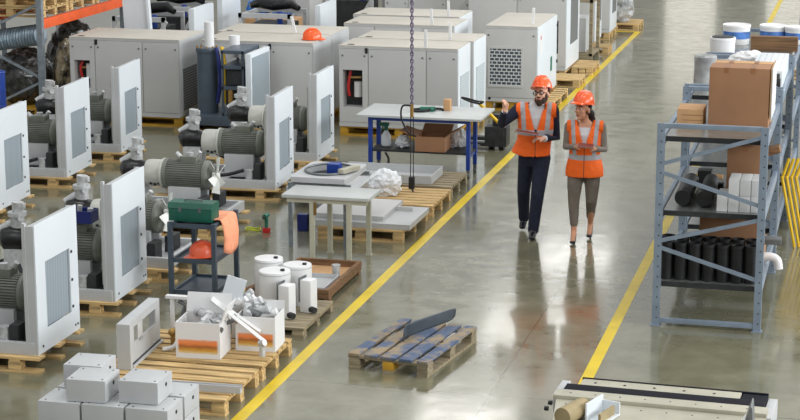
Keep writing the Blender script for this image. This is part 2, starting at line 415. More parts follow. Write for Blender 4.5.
def make_unit(label, loc, rotz=0., panel=True, fan=True, shift=(0, 0), radiator='radiator'):
    """local x runs towards the panel at x=0, the machine lies behind it; z=0 is the underside of its frame"""
    W = .51; AZ = .49
    t = thing('compressor_unit', label, 'machine', loc, rotz, 'compressor units without covers')
    f = mb('grey')
    x0 = -1.5; W = .462
    for y in (-W, W-.05): f.box(x0, -.03, y, y+.05, 0, .11, .004)
    for x in (x0, -.08): f.box(x, x+.05, -W+.05, W-.05, 0, .11, .004)
    f.box(x0+.05, -.08, -W+.05, W-.05, .015, .03)
    for x in (-1.1, -.72, -.36): f.box(x, x+.06, -W+.05, W-.05, .03, .09)
    f.build('base_frame', t)
    W = .445
    # motor
    m = mb('motor').prism([(a, b+AZ) for a, b in gear(.172, .156, 40)], -.77, -.34, 'X')
    m.lathe([(.13, -.34), (.172, -.335), (.172, -.30), (.15, -.27), (.08, -.262)], (0, 0, AZ), 32, 'X')
    m.lathe([(.10, -.83), (.175, -.828), (.175, -.775), (.15, -.77)], (0, 0, AZ), 32, 'X')
    mo = m.build('motor', t)
    mb('motor').cbox((-.52, 0, AZ+.185), (.2, .17, .08), .012).build('terminal_box', mo)
    mb('alu').cyl((-.62, -.03, AZ+.2), (-.68, -.03, AZ+.25), .03).cyl((-.45, .03, AZ+.2), (-.40, .02, AZ+.27), .025).cyl((-.52, .0, AZ+.22), (-.52, .0, AZ+.26), .04).build('cable_gland', mo)
    p = mb('grey')
    for y in (-.14, .14):
        p.box(-.74, -.36, y-.03, y+.03, .09, AZ-.12, .005)
    p.box(-.78, -.32, -.2, .2, .09, .12, .004)
    p.build('motor_mount', t)
    # bell housing with round ports
    h = mb('housing').lathe([(.10, -1.05), (.15, -1.045), (.158, -1.0), (.158, -.86), (.178, -.85), (.178, -.825), (.12, -.82)], (0, 0, AZ), 32, 'X')
    bh = h.build('bell_housing', t)
    for i, a in enumerate((-2.05, -1.72, -1.4)):
        c = Vector((-.93+.035*(i-1)*1.6, .16*math.cos(a), AZ+.16*math.sin(a)-.0))
        d = Vector((0, math.cos(a), math.sin(a)))
        c = Vector((-.965+.05*i, .152*math.cos(-2.45), AZ+.152*math.sin(-2.45)-.012*(i % 2)))
        d = Vector((0, math.cos(-2.45), math.sin(-2.45)))
        mb('black').cyl(c, c+d*.012, .018, n=12).build('port', bh)
    # air end in black wrap
    e = mb('blackshine').loft([(-1.03, 0, AZ+.01), (-1.1, 0, AZ+.02), (-1.22, -.01, AZ+.03), (-1.32, -.03, AZ+.02), (-1.36, -.04, AZ+.01)], [.09, .125, .13, .12, .06], n=24)
    e.build('intake_hose', t)
    mb('alu').cbox((-1.18, 0, AZ-.2), (.24, .24, .3), .03).build('air_end', t)
    v = mb('alu').cyl((-1.19, .02, AZ+.12), (-1.19, .02, AZ+.26), .075, .07).cyl((-1.19, .02, AZ+.26), (-1.19, .02, AZ+.30), .095).cyl((-1.19, .02, AZ+.30), (-1.18, .02, AZ+.40), .05, .06)
    v.cyl((-1.24, .0, AZ+.2), (-1.36, -.04, AZ+.12), .035).cyl((-1.14, -.02, AZ+.24), (-1.10, -.1, AZ+.26), .03).cbox((-1.13, .02, AZ+.36), (.05, .06, .06), .01)
    v.build('intake_valve', t)
    mb('black').tube([(-1.2, .1, AZ+.2), (-1.3, .3, AZ+.1), (-1.2, .4, AZ-.1), (-.9, .42, .2), (-.5, .4, .16)], .018).build('hose', t)
    mb('black').tube([(-1.1, -.2, .3), (-.95, -.34, .18), (-.7, -.36, .14), (-.45, -.3, .2)], .022).build('hose', t)
    mb('dark').box(-.3, -.21, -.40, -.2, .09, .3, .01).build('oil_filter', t); mb('dark').box(-.3, -.21, .1, .34, .09, .26, .01).build('junction_box', t)
    mb('alu').cyl((-.36, -.36, .03), (-.36, -.36, .22), .05, n=16).build('drain_valve', t)
    for c in kids(t):
        if c.name.split('.')[0] not in ('base_frame', 'drain_valve'): c.location = (shift[0], 0, shift[1])
    if fan:
        fb = mb('fan').cyl((-.25, 0, AZ), (-.17, 0, AZ), .035, n=16)
        for k in range(6):
            a = k*PI/3+.25
            r = Vector((0, math.cos(a), math.sin(a))); s = Vector((0, -math.sin(a), math.cos(a)))
            b0 = len(fb.bm.verts)
            q = [Vector((-.2, 0, AZ))+r*u+s*w+Vector((dx, 0, 0)) for u, w, dx in ((.03, -.02, -.015), (.2, -.045, -.035), (.21, .045, .035), (.03, .02, .015))]
            vs = [fb.bm.verts.new(p) for p in q]+[fb.bm.verts.new(p+Vector((.006, 0, 0))) for p in q]
            fs = [fb.bm.faces.new([vs[i] for i in ix]) for ix in ((0, 1, 2, 3), (7, 6, 5, 4), (0, 4, 5, 1), (1, 5, 6, 2), (2, 6, 7, 3), (3, 7, 4, 0))]
            fb._fin(fs)
        fb.build('fan', t)
    if panel:
        H = 1.165
        mb('housing').box(-.135-.03*(shift[0] < .1), -.11-.03*(shift[0] < .1), -.36, .36, .14, .98, .01).build('fan_shroud', t)
        y0, y1, z0, z1 = -.25, .27, .2, .80
        q = mb('panel')
        q.box(-.012, 0, -W, y0, 0, H).box(-.012, 0, y1, W, 0, H).box(-.012, 0, y0, y1, 0, z0).box(-.012, 0, y0, y1, z1, H)
        q.use('grey')
        q.box(-.10, -.012, -W, -W+.014, 0, H-.01).box(-.10, -.012, W-.014, W, 0, H-.01).box(-.07, -.012, -W+.014, W-.014, H-.024, H-.01)
        q.box(-.115, -.085, -W-.012, -W+.03, 0, H+.015)
        q.box(-.07, -.012, y0-.02, y0, z0, z1).box(-.07, -.012, y1, y1+.02, z0, z1).box(-.07, -.012, y0, y1, z1, z1+.02)
        pn = q.build('panel', t)
        mb(radiator).box(-.05, -.022, y0, y1, z0, z1).build('radiator', t)
        for z in (z0+.05, (z0+z1)/2, z1-.04):
            mb('black').cyl((0, y1+.03, z), (.008, y1+.03, z), .014, n=10).build('latch', pn)
        for y in (-W+.09, W-.1, W-.05):
            mb('black').cyl((0, y, .06), (.004, y, .06), .012, n=10).build('bolt', pn)
    return t

UNITS = [  # X, Y, rot, panel, label, pallet label
    (-6.96, 15.11, 0, True, 'nearest open machine with white radiator panel, in front of the grey metal enclosures', 'light pallet under the nearest panelled machine'),
    (-7.01, 16.95, .03, True, 'panelled machine with a navy bin resting on its motor', 'light pallet under the machine that carries the navy bin'),
    (-6.92, 18.30, 0, False, 'open machine without panel, half hidden behind the green toolbox cart', 'light pallet under the machine behind the toolbox cart'),
    (-7.08, 20.25, 0, False, 'open machine without panel, its whole ribbed motor and white fan in view', 'light pallet under the fully exposed motor'),
    (-7.12, 22.33, .05, True, 'panelled machine with large exposed motor just left of the beige table', 'light pallet under the panelled machine next to the beige table'),
    (-7.13, 24.2, .03, True, 'panelled machine standing in front of the helmet-topped cabinet', 'light pallet under the panelled machine in front of the helmet-topped cabinet'),
    (-9.90, 20.42, .03, True, 'panelled machine cut off by the left edge of the picture', 'light pallet under the machine at the left picture edge'),
    (-9.93, 22.40, .05, True, 'middle one of the three panelled machines along the left side', 'light pallet under the middle machine of the left row'),
    (-9.91, 24.15, .06, True, 'panelled machine right in front of the large grey cabinet by the rack', 'light pallet under the machine in front of the large grey cabinet'),
]
for X, Y, r, pan, lab, plab in UNITS:
    make_pallet(plab, (X-.76, Y, 0), 1.6, .98, r, key='wood', nb=3, group='pallets under the machines', h=.14, inset=.24, bw=.13)
    make_unit(lab, (X, Y+(.03 if Y > 15.5 else .045), .14), r, pan, not pan, (0, -.055 if Y < 19 else 0))

mbx = thing('storage_bin', 'small navy plastic bin set on top of a machine motor', 'bin', (-7.45, 16.87, .14+.70))
b = mb('navyplastic').box(-.12, .12, -.1, .1, 0, .01).box(-.12, -.11, -.1, .1, .01, .12).box(.11, .12, -.1, .1, .01, .12).box(-.11, .11, -.1, -.09, .01, .12).box(-.11, .11, .09, .1, .01, .12)
b.build('bin_body', mbx); mb('alu').cyl((-.05, 0, .01), (-.03, 0, .16), .025).cyl((.06, .02, .01), (.07, .02, .13), .03).build('fitting', mbx)

tag(mb('black').tube([(-9.35, 17.75, .02), (-9.1, 18.0, .02), (-8.9, 18.7, .02), (-9.0, 19.4, .02), (-8.95, 20.2, .02)], .018).build('cable'), 'black cable curving over the floor between the left machines', 'cable')

# far open-frame units
def make_far_unit(label, loc, rotz=0.):
    t = thing('frame_machine', label, 'machine', loc, rotz, 'frame machines behind the cabinets')
    W = .5
    f = mb('grey')
    for y in (-W, W-.06): f.box(-1.5, -.03, y, y+.06, 0, .12)
    f.box(-1.5, -1.44, -W, W, 0, .12)
    for x in (-1.5, -.6): f.box(x, x+.06, -W, -W+.06, .12, 1.0)
    f.box(-1.5, -.54, -W, -W+.08, .92, 1.0)
    f.box(-1.5, -.54, W-.08, W, .92, 1.0).box(-1.5, -1.44, W-.06, W, .12, .92).box(-.6, -.54, W-.06, W, .12, .92)
    f.box(-1.5, -1.44, -W+.08, W-.08, .92, .98)
    f.box(-.78, -.72, -W+.01, -W+.05, .1, 1.0, rot=(0, .55, 0))
    f.build('frame', t)
    mb('blackshine').loft([(-1.45, 0, 1.08), (-1.3, .1, 1.12), (-1.0, 0, 1.1), (-.7, .1, 1.12), (-.55, 0, 1.05)], [.05, .09, .10, .09, .05], n=16).build('intake_hose', t)
    mb('dark').box(-1.35, -.65, -.35, .35, .12, .8, .03).build('motor', t)
    mb('blue').cyl((-.8, -.3, .8), (-.8, -.3, 1.02), .05).build('filter', t)
    mb('panel').box(-.1, 0, -W, W, 0, 1.165, .006).build('panel', t)
    return t
FAR = [(-11.30, 31.0, 'frame machine with black hoses right behind the large grey cabinet near the rack'),
       (-11.35, 32.6, 'frame machine with white end panel beside the blue bags'),
       (-9.35, 32.0, 'frame machine with black top parts behind the helmet-topped cabinet'),
       (-8.95, 36.05, 'farthest frame machine, dark and cut by the upper picture edge')]
for X, Y, lab in FAR:
    make_pallet('pallet under the '+lab.replace('frame machine', 'machine').replace(' and cut by the upper picture edge', ' at the upper picture edge'), (X-.74, Y, 0), 1.55, 1.0, 0, group='pallets under the frame machines', h=.14)
    make_far_unit(lab, (X, Y, .14))
# ------------------------------------------------------------------ finished cabinets
def make_cabinet(label, X0, X1, Y0, Y1, z1=1.33, z0=.14, splits=(.28, .72), opening=None, grille=None, side='plain', strip=None, eye=True, pal=None, palkey='yellowwood', key='cabinet', sidekey='cabinet', latch=None, labels=False):
    t = thing('compressor_cabinet', label, 'cabinet', (X0, Y0, z0), 0, 'finished grey compressor cabinets')
    w, d, h = X1-X0, Y1-Y0, z1-z0
    ft = .018
    b = mb(key)
    if opening:
        ox0, ox1, oz0, oz1 = [v*s for v, s in zip(opening, (w, w, h, h))]
        b.box(.004, w-.004, ft+.22, d, .0, h-.012)
        b.box(.004, ox0, ft, ft+.22, 0, h-.012).box(ox1, w-.004, ft, ft+.22, 0, h-.012)
        b.box(ox0, ox1, ft, ft+.22, 0, oz0).box(ox0, ox1, ft, ft+.22, oz1, h-.012)
    else:
        b.box(.004, w-.004, ft, d, 0, h-.012)
    body = b.build('body', t)
    mb('cabtop').box(0, w, 0, d, h-.012, h, .004).build('top_cover', t)
    xs = [0]+[s*w for s in splits]+[w]
    for i in range(len(xs)-1):
        a, c = xs[i]+.006, xs[i+1]-.006
        q = mb(key)
        zt, zb = h-.05, .07
        if opening and a < opening[0]*w < c:
            ox0, ox1, oz0, oz1 = [v*s for v, s in zip(opening, (w, w, h, h))]
            q.box(a, ox0, 0, ft, zb, zt).box(ox1, c, 0, ft, zb, zt).box(ox0, ox1, 0, ft, zb, oz0).box(ox0, ox1, 0, ft, oz1, zt)
        else: q.box(a, c, 0, ft, zb, zt, .004)
        dr = q.build('door', t)
        if c-a > .3:
            for x in (a+.05, c-.05):
                mb('steel').cyl((x, -.008, zt-.1), (x, 0, zt-.1), .014, n=12).build('door_knob', dr)
    mb(key).box(0, w, .004, ft, h-.045, h-.012).build('upper_rail', t); mb(key).box(0, w, .004, ft, 0, .064).build('lower_rail', t)
    if opening:
        ox0, ox1, oz0, oz1 = [v*s for v, s in zip(opening, (w, w, h, h))]
        r = mb('dark').box(ox0+.004, ox1-.004, ft+.205, ft+.219, oz0+.002, oz1-.002).build('recess', t)
        mb('redplastic').tube([(ox0+.07, .13, oz0+.15), (ox0+.06, .1, oz0+.3), (ox0+.09, .13, oz1-.03)], .022).build('red_hose', r)
        mb('offwhite').cyl((ox0+.2, .14, oz0+.14), (ox0+.2, .14, oz0+.36), .06, n=18).build('filter_cartridge', r)
        mb('brass').cyl((ox0+.05, .12, oz1-.13), (ox1-.05, .12, oz1-.12), .018, n=10).build('pipe', r)
    if grille:
        gx0, gx1, gz0, gz1 = [v*s for v, s in zip(grille, (w, w, h, h))]
        g = mb(key).box(gx0-.03, gx0, -.012, 0, gz0-.03, gz1+.03).box(gx1, gx1+.03, -.012, 0, gz0-.03, gz1+.03).box(gx0, gx1, -.012, 0, gz0-.03, gz0).box(gx0, gx1, -.012, 0, gz1, gz1+.03)
        g.build('grille_frame', t)
        mb('hexgrille').box(gx0, gx1, -.006, .0, gz0, gz1).build('grille', t)
        mb('black').cyl((.08, -.006, .05), (.08, .004, .05), .022, n=12).build('plug_or_shaded_bore', t)
    # right-hand end
    s = mb(sidekey).box(w-.004, w+.012, .01, d-.005, .02, h-.014, .004).build('end_panel', t)
    if side == 'louvre':
        mb('louvre').box(w+.012, w+.02, .12, d-.1, .1, h*.62).build('louvre', s)
    elif side == 'fine':
        mb('finegrille').box(w+.012, w+.02, .18*d, .85*d, .18*h, .66*h).build('louvre', s)
    elif side == 'long':
        mb('louvre').box(w+.012, w+.02, .3*d, .85*d, .3*h, h*.95).build('louvre', s)
    if labels:
        mb('offwhite').box(w+.012, w+.016, .1*d, .22*d, h*.62, h*.9).build('white_label', s)
        mb('redplastic').cyl((w+.012, .15*d, h*.83), (w+.018, .15*d, h*.83), .035, n=14).build('red_button', s)
        mb('greenplastic').box(w+.012, w+.018, .66*d, .74*d, h*.28, h*.47).build('green_strip', s)
        for z in (.35, .85):
            mb('black').cyl((w+.012, d-.02, h*z), (w+.03, d-.02, h*z), .03, n=12).build('hinge', s)
        mb('black').box(w-.02, w+.03, d, d+.03, h*.45, h*.9).build('rubber_seal', s)
    if eye:
        for x, y in ((.09*w, .09), (.09*w, d-.09)) if eye == 2 else ((.09*w, .1),):
            mb('dark').lathe([(.0, 0), (.045, 0), (.045, .006), (0, .006)], (x, y, h), 18, sx=1.2, sy=.7).build('lifting_socket', t)
    if latch is not None:
        mb('black').box(latch*w-.02, latch*w+.02, -.012, 0, h-.11, h-.03, .006).build('latch', t)
    if strip is not None:
        x, y, tilt = strip
        mb('white').box(x*w-.022, x*w+.022, y-.012, y+.012, -.0+h, h+.26, .004, rot=(0, tilt, 0), piv=(x*w, y, h)).build('raised_strip', t)
    if pal:
        make_pallet(pal, ((X0+X1)/2, (Y0+Y1)/2, 0), w, d-.06, 0, key=palkey, nb=7, group='pallets under the cabinets', h=.138)
    return t

make_cabinet('large grey cabinet with open control recess beside the orange-beamed rack', -11.84, -10.08, 26.52, 27.65, z1=1.32, splits=(.235, .67), opening=(.04, .185, .34, .70), side='louvre', latch=.25, pal='orange-tinted pallet under the large grey cabinet near the rack', sidekey='grey')
make_cabinet('grey cabinet with a loose orange helmet lying on top', -9.75, -8.02, 26.6, 27.56, splits=(.36, .62), side='plain', strip=None, latch=.62, pal='pallet under the cabinet with the helmet on top', sidekey='grey')
make_cabinet('grey cabinet directly behind the one with the helmet', -9.85, -8.04, 27.62, 28.62, strip=(.68, .06, -.22), pal='pallet under the cabinet behind the helmet-topped one', sidekey='grey')
make_cabinet('grey cabinet behind the blue-legged table, its control recess open', -7.58, -5.81, 26.46, 27.3, z1=1.335, splits=(.25, .74), opening=(.03, .20, .24, .70), side='fine', strip=(.73, .03, 0), latch=.235, pal='pallet under the cabinet behind the blue-legged table', sidekey='panel')
make_cabinet('second grey cabinet from the blue-legged table in the same block', -7.55, -5.77, 27.36, 28.25, z1=1.335, side='fine', strip=(.8, .03, 0), pal='pallet under the second cabinet from the blue-legged table', sidekey='panel')
make_cabinet('third grey cabinet from the blue-legged table, set further left', -8.25, -6.45, 29.1, 30.1, side='plain', strip=(.8, .03, -.08), pal='pallet under the third cabinet from the blue-legged table', sidekey='panel')
make_cabinet('fourth grey cabinet from the blue-legged table, rear of the block', -8.43, -6.63, 30.3, 31.3, side='plain', strip=(.9, .03, -.05), pal='pallet under the fourth cabinet from the blue-legged table', sidekey='panel')
make_cabinet('narrow cabinet with a slotted front grille behind the bearded man', -5.97, -5.14, 29.2, 31.02, z1=1.345, splits=(), grille=(.10, .70, .22, .70), side='plain', strip=(.85, .3, .04), eye=False, pal='pallet under the cabinet with the slotted front grille', sidekey='panel', labels=True)
make_cabinet('tall grey cabinet with dark end louvre behind the slotted one', -7.0, -5.26, 32.75, 34.2, z1=1.52, splits=(.5,), side='long', pal='pallet under the tall cabinet with the dark end louvre', sidekey='panel', palkey='wood')
make_cabinet('grey cabinet at the upper picture edge behind the tower block of four', -8.75, -7.15, 33.6, 34.7, z1=1.3, side='plain', pal='pallet under the grey cabinet at the upper picture edge', palkey='wood')
make_cabinet('grey cabinet partly hidden behind the blue plastic bags', -11.45, -10.5, 34.6, 35.5, z1=1.33, side='plain', pal='pallet under the cabinet behind the blue bags', palkey='wood')
make_cabinet('white cabinet just past the wooden crate along the yellow line', -6.5, -5.32, 36.6, 37.5, z1=1.35, side='long', splits=(.5,), pal='pallet under the cabinet past the wooden crate', palkey='wood', sidekey='panel')
make_cabinet('farthest white cabinet along the yellow line', -6.5, -5.25, 38.2, 39.2, z1=1.35, side='long', splits=(.5,), pal='pallet under the farthest cabinet', palkey='wood', sidekey='panel')

# pallets that stick out into the aisle beside the cabinets
make_pallet('bare pale pallet beside the slotted-grille cabinet, nearer the men', (-5.3, 32.1, 0), .9, .7, 0, group='bare pallets along the yellow line')
make_pallet('bare pale pallet by the foot of the tall louvred cabinet', (-5.04, 33.7, 0), .38, .9, 0, group='bare pallets along the yellow line')
make_pallet('narrow pallet lying along the white end of the slotted-grille cabinet', (-4.99, 30.1, 0), .2, 1.4, 0, group='bare pallets along the yellow line', nb=7)

# wooden crate with parts
t = thing('wooden_crate', 'open upright wooden crate frame full of metal parts', 'crate', (-5.45, 35.0, 0))
q = mb('greywood')
for x in (-.3, .3):
    for y in (-.0, .9): q.box(x-.03, x+.03, y-.03, y+.03, .1, 1.15)
q.box(-.33, .33, -.03, .93, .1, .15).box(-.33, .33, -.03, .03, 1.1, 1.15).box(-.33, .33, .87, .93, 1.1, 1.15).box(.27, .33, .03, .87, 1.09, 1.14).box(-.33, -.27, .03, .87, 1.09, 1.14)
for y in (0, .87): q.box(-.33, .33, y-.03, y+.06, 0, .1)
q.build('crate_frame', t)
tag(mb('grey').box(-5.66, -5.26, 35.1, 35.7, .155, .8, .03).build('metal_part'), 'grey sheet metal part standing inside the wooden crate', 'part')
make_pallet('pallet of goods at the far end of the yellow line', (-5.35, 40.2, 0), 1.0, .9, 0, group='bare pallets along the yellow line')
tag(mb('silverwrap').blob((-5.4, 40.2, .435), (.4, .38, .36), .2, 5).build('wrapped_bundle'), 'silvery wrapped bundle on the farthest pallet', 'bundle')
make_pallet('pallet between the crate and the white cabinets', (-5.35, 36.25, 0), .8, .5, 0, group='bare pallets along the yellow line')

# helmet builder, used loose and worn
def helmet_parts(t, key, s=1.):
    """opens downwards; peak towards -y; origin at the rim's centre"""
    d = mb(key)
    prof = []
    for i in range(9):
        a = i/8*PI/2
        prof.append((.118*math.cos(a)*s+.0, .135*math.sin(a)*s))
    prof[-1] = (0, .135*s)
    d.lathe(prof, (0, 0, 0), 28, sx=.95, sy=1.14)
    d.lathe([(.116*s, 0), (.13*s, -.006*s), (.13*s, -.012*s), (.112*s, -.008*s)], (0, 0, 0), 28, sx=.95, sy=1.14)
    sh = d.build('shell', t)
    # peak
    v = MB().use(key); bm = v.bm; fr = []
    N = 13
    rows = []
    for k, (e, z) in enumerate(((0, .006), (.55, -.006), (1, -.016), (1, -.024), (.5, -.016), (0, -.006))):
        row = []
        for j in range(N):
            a = -PI/2+(j/(N-1)-.5)*1.9
            ext = e*.06*math.cos((j/(N-1)-.5)*PI)
            row.append(bm.verts.new(((.112+ext)*math.cos(a)*s, ((.134+ext)*math.sin(a))*s, z*s)))
        rows.append(row)
    fs = []
    for a, b in zip(rows[:-1], rows[1:]):
        for j in range(N-1): fs.append(bm.faces.new((a[j], a[j+1], b[j+1], b[j])))
    v._fin(fs); v.build('peak', t)
    r = mb(key)
    for x in (-.035, 0, .035):
        pts = [(x*s, (.132*math.cos(b))*s*(1 if abs(x) < .01 else .96), (.137*math.sin(b))*s*(1 if abs(x) < .01 else .965)+.001) for b in [PI*.12+PI*.76*i/10 for i in range(11)]]
        r.loft(pts, [.009*s]*11, n=8, ref=(1, 0, 0))
    r.build('ridge', sh)
    return sh

t = thing('safety_helmet', 'loose orange safety helmet lying on a grey cabinet top', 'helmet', (-8.14, 26.98, 1.352), 2.1)
helmet_parts(t, 'helmet', 1.08)

# tall white sheet leaning behind the first cabinet
t = thing('panel_sheet', 'tall white sheet with a folded edge standing behind the large grey cabinet', 'panel', (-11.05, 28.0, 0), 0)
mb('panel').box(-.42, .0, 0, .03, 0, 2.3).build('sheet', t); mb('panel').box(0, .04, -.06, .03, 0, 2.3).build('folded_edge', t)
t.rotation_euler = (-.03, -.07, 0)

# blue bags on a crate
make_pallet('pallet stack carrying the blue bags', (-10.95, 33.75, 0), 1.2, .9, 0, group='bare pallets by the rack', h=.144)
tag(mb('cardlight').box(-11.4, -10.45, 33.45, 34.05, .15, .80, .02).build('cardboard_box'), 'light brown box under the blue plastic bags', 'box')
for i, (x, y, z, a, b_, c_) in enumerate(((-11.22, 33.75, .97, .2, .2, .19), (-10.74, 33.75, 1.0, .2, .2, .22), (-11.0, 33.75, 1.40, .25, .2, .2))):
    tag(mb('brightblue').blob((x, y, z), (a, b_, c_), .35, i+2).build('plastic_bag'), ('bright blue bag, lower left in the blue heap', 'bright blue bag, lower right in the blue heap', 'bright blue bag on top of the blue heap')[i], 'bag', 'blue plastic bags')

# ------------------------------------------------------------------ vertical compressor with tank
t = thing('tank_compressor', 'slate blue tank compressor with white stack and side radiator', 'machine', (-9.09, 25.9, .14))
mb('tank').box(-.5, .35, -.42, .42, .1, .24, .01).box(-.5, -.4, -.46, .46, 0, .1, .01).box(.15, .25, -.46, .46, 0, .1, .01).build('base_frame', t)
k = mb('tank').cyl((-.28, -.1, .24), (-.28, -.1, 1.15), .15, n=32).lathe([(.16, 1.12), (.165, 1.14), (.165, 1.17), (.16, 1.19), (.0, 1.19)], (-.28, -.1, 0), 28)
tk = k.build('tank', t)
for a in range(10):
    x, y = -.28+.145*math.cos(a*.628), -.1+.145*math.sin(a*.628)
    mb('brass').cyl((x, y, 1.19), (x, y, 1.215), .014, n=8).build('flange_bolt', tk)
mb('white').cyl((-.26, -.05, 1.19), (-.26, -.05, 1.55), .07, n=24).build('white_stack', t)
mb('navyplastic').tube([(-.1, -.2, 1.2), (-.05, -.25, 1.0), (-.04, -.24, .7), (-.1, -.2, .4)], .03).build('blue_hose', t)
mb('yellow').tube([(-.05, -.12, 1.2), (.02, -.2, 1.0), (.03, -.2, .75), (-.0, -.15, .4)], .025).build('yellow_hose', t)
g = mb('tank')
for z in (.24, .62, .92, 1.14): g.box(.02, .36, -.36, .36, z, z+.05, .004)
for x in (.02, .33):
    for y in (-.36, .33): g.box(x, x+.03, y, y+.03, .24, 1.18)
g.build('equipment_frame', t)
mb('dark').box(.06, .32, -.3, .3, .37, .6, .02).box(.06, .32, -.3, .3, .68, .9, .02).build('electric_box', t)
mb('brass').cyl((.15, -.34, .42), (.15, -.34, .62), .04, n=14).build('brass_valve', t)
r = mb('panel').box(.42, .5, -.46, .42, .28, 1.16, .008).build('cooler_frame', t)
mb('radiator').box(.5, .508, -.40, .36, .34, 1.1).build('cooler_fins', r)
mb('white').cyl((.0, .3, 1.0), (.0, .3, 1.32), .08, n=18).build('air_filter', t)
make_pallet('yellow painted timber pallet under the slate blue tank compressor', (-9.14, 25.9, 0), 1.1, .95, 0, key='yellowwood', group='pallets under the machines', h=.138)

# ------------------------------------------------------------------ orange-beamed rack on the left
RX, RY = -12.2, 26.3
t = thing('pallet_rack', 'tall pallet rack with blue-grey uprights and orange beam', 'rack', (RX, RY, 0))
def upright(par, x0, x1, y, h, key='galv', name='upright', braces=True, w=.09):
    for x in (x0, x1):
        q = mb(key).box(x-w/2, x+w/2, y-.04, y-.03, 0, h).box(x-w/2, x-w/2+.012, y-.03, y+.04, 0, h).box(x+w/2-.012, x+w/2, y-.03, y+.04, 0, h)
        q.box(x-w/2-.02, x+w/2+.02, y-.06, y+.06, 0, .01)
        q.build(name, par)
    if braces:
        z = .1; up = True
        for zz in range(int(h/.62)):
            a, c = (x0, x1) if up else (x1, x0)
            z2 = z+.55
            d = Vector((c-a, 0, z2-z)); L = d.length; ang = math.atan2(d.z, d.x)
            mid = ((a+c)/2, y, (z+z2)/2)
            mb(key).cbox(mid, (L, .03, .035), rot=(0, -ang, 0)).build('brace', par)
            z = z2+.04; up = not up
upright(t, -1.15, 0, 0, 2.8); upright(t, -1.15, 0, 3.25, 2.8)
for x in (0, -1.15): mb('orange').box(x-.03, x+.03, .045, 3.2, 1.44, 1.585, .006).build('beam', t)
mb('orange').box(-2.2, -1.2, -.02, .02, 1.39, 1.47).build('beam', t)
q = mb('rackdeck')
for i in range(6): q.box(-1.12, -.03, .25+i*.5, .4+i*.5, 1.585, 1.6)
q.build('deck_bars', t)
for i in range(3):
    for k in range(2):
        make_pallet(('lower', 'upper')[k]+' pallet of the '+('nearest', 'middle', 'farthest')[i]+' stack on the orange rack beam', (RX-.55, RY+.6+i*1.02, 1.602+k*.15), 1.1, .95, 0, along='Y', group='pallets stored on the rack', key='wood')
for k in range(3):
    make_pallet(('lowest', 'middle', 'top')[k]+' brown pallet in the stack at the left picture corner', (RX-1.90, RY+1.15, 1.452+k*.146), 1.1, .95, 0, group='brown pallets at the left picture corner', key='oldwood' if k else 'wood')
t2 = thing('rack_platform', 'shelf carrying the brown pallet stack at the left picture corner', 'shelf', (RX-1.90, RY+1.15, 0))
mb('oldwood').box(-.56, .56, -.5, .5, 1.40, 1.45).build('shelf_board', t2)
for x in (-.52, .52):
    for y in (-.45, .45): mb('galv').box(x-.03, x+.03, y-.03, y+.03, 0, 1.40).build('post', t2)
# duct hose
q = mb('duct')
pts, rr = [], []
for i in range(60):
    u = i/59
    pts.append((RX-1.40+1.25*u, RY+.32+.08*math.sin(u*3), 1.12+.2*u)); rr.append(.165 if i % 2 else .15)
q.loft(pts, rr, n=20); o = q.build('ventilation_duct'); tag(o, 'ribbed blue-grey ventilation duct hanging under the rack shelf', 'duct')
tag(mb('wrap').blob((RX-.72, RY+.95, .56), (.44, .5, .47), .13, 3).build('wrapped_bundle'), 'dark film-wrapped bundle standing inside the orange-beamed rack', 'bundle')
tag(mb('tanwrap').blob((RX-.02, RY+1.0, .62), (.2, .3, .54), .12, 8, freq=4).build('wrapped_bundle'), 'tall tan film-wrapped bundle beside the rack upright', 'bundle')
make_pallet('pallet under the dark wrapped bundle in the rack', (RX-.72, RY+.9, 0), .95, .9, 0, group='bare pallets by the rack', key='yellowwood')
make_pallet('pallet under the tall tan wrapped bundle', (RX+.02, RY+1.0, 0), .40, .8, 0, group='bare pallets by the rack', key='yellowwood')
tag(mb('blue').cyl((-12.35, 24.9, 0), (-12.35, 24.9, .98), .2, n=24).lathe([(.205, .0), (.21, .02), (.205, .04)], (-12.35, 24.9, .48), 24).lathe([(.2, .98), (.21, .99), (.2, 1.0), (0, 1.0)], (-12.35, 24.9, 0), 24).build('barrel'), 'dark blue barrel at the left picture edge', 'barrel')
tag(mb('wrap').blob((-12.75, 28.7, .66), (.40, .5, .64), .14, 12).build('wrapped_bundle'), 'dark wrapped bundle under the far part of the orange beam, above the large cabinet', 'bundle')
# ------------------------------------------------------------------ blue-legged table and what lies on it
t = thing('work_table', 'worktable with pale grey top, blue legs and a dark lower shelf', 'table', (-5.75, 24.15, 0))
mb('tabletop').box(-.82, .85, -.42, .52, .775, .805, .005).build('table_top', t)
for x in (-.655, .665):
    for y in (-.3, .13):
        lg = mb('blue').box(x-.025, x+.025, y-.03, y+.03, .11, .775).build('leg', t)
        mb('steel').box(x-.02, x+.02, y-.02, y+.02, .07, .11).cyl((x-.02, y, .035), (x+.02, y, .035), .035, n=16).build('caster', lg)
mb('dark').box(-.67, .68, -.28, .4, .3, .325).build('lower_shelf', t)
mb('blue').box(-.63, .64, -.31, -.29, .72, .775).build('rail', t); mb('blue').box(.655, .675, -.27, .1, .26, .3).build('rail', t)
TZ = .805
tag(mb('cardlight').box(-5.52, -5.43, 24.28, 24.4, TZ, TZ+.15, .006).build('block'), 'light brown upright block standing on the blue-legged table', 'block')
t = thing('air_tool', 'black and green air tool with coiled hose on the blue-legged table', 'tool', (-5.72, 24.2, TZ))
mb('greenplastic').cyl((-.1, 0, .03), (.1, .05, .03), .028, n=14).cyl((.06, .04, .03), (.08, -.06, .025), .02, n=12).build('body', t)
mb('black').tube([(-.1, 0, .03), (-.2, -.05, .02), (-.12, -.12, .015), (.0, -.08, .02), (.05, .1, .02), (.16, .14, .015), (.2, .06, .015)], .016).build('air_hose', t)

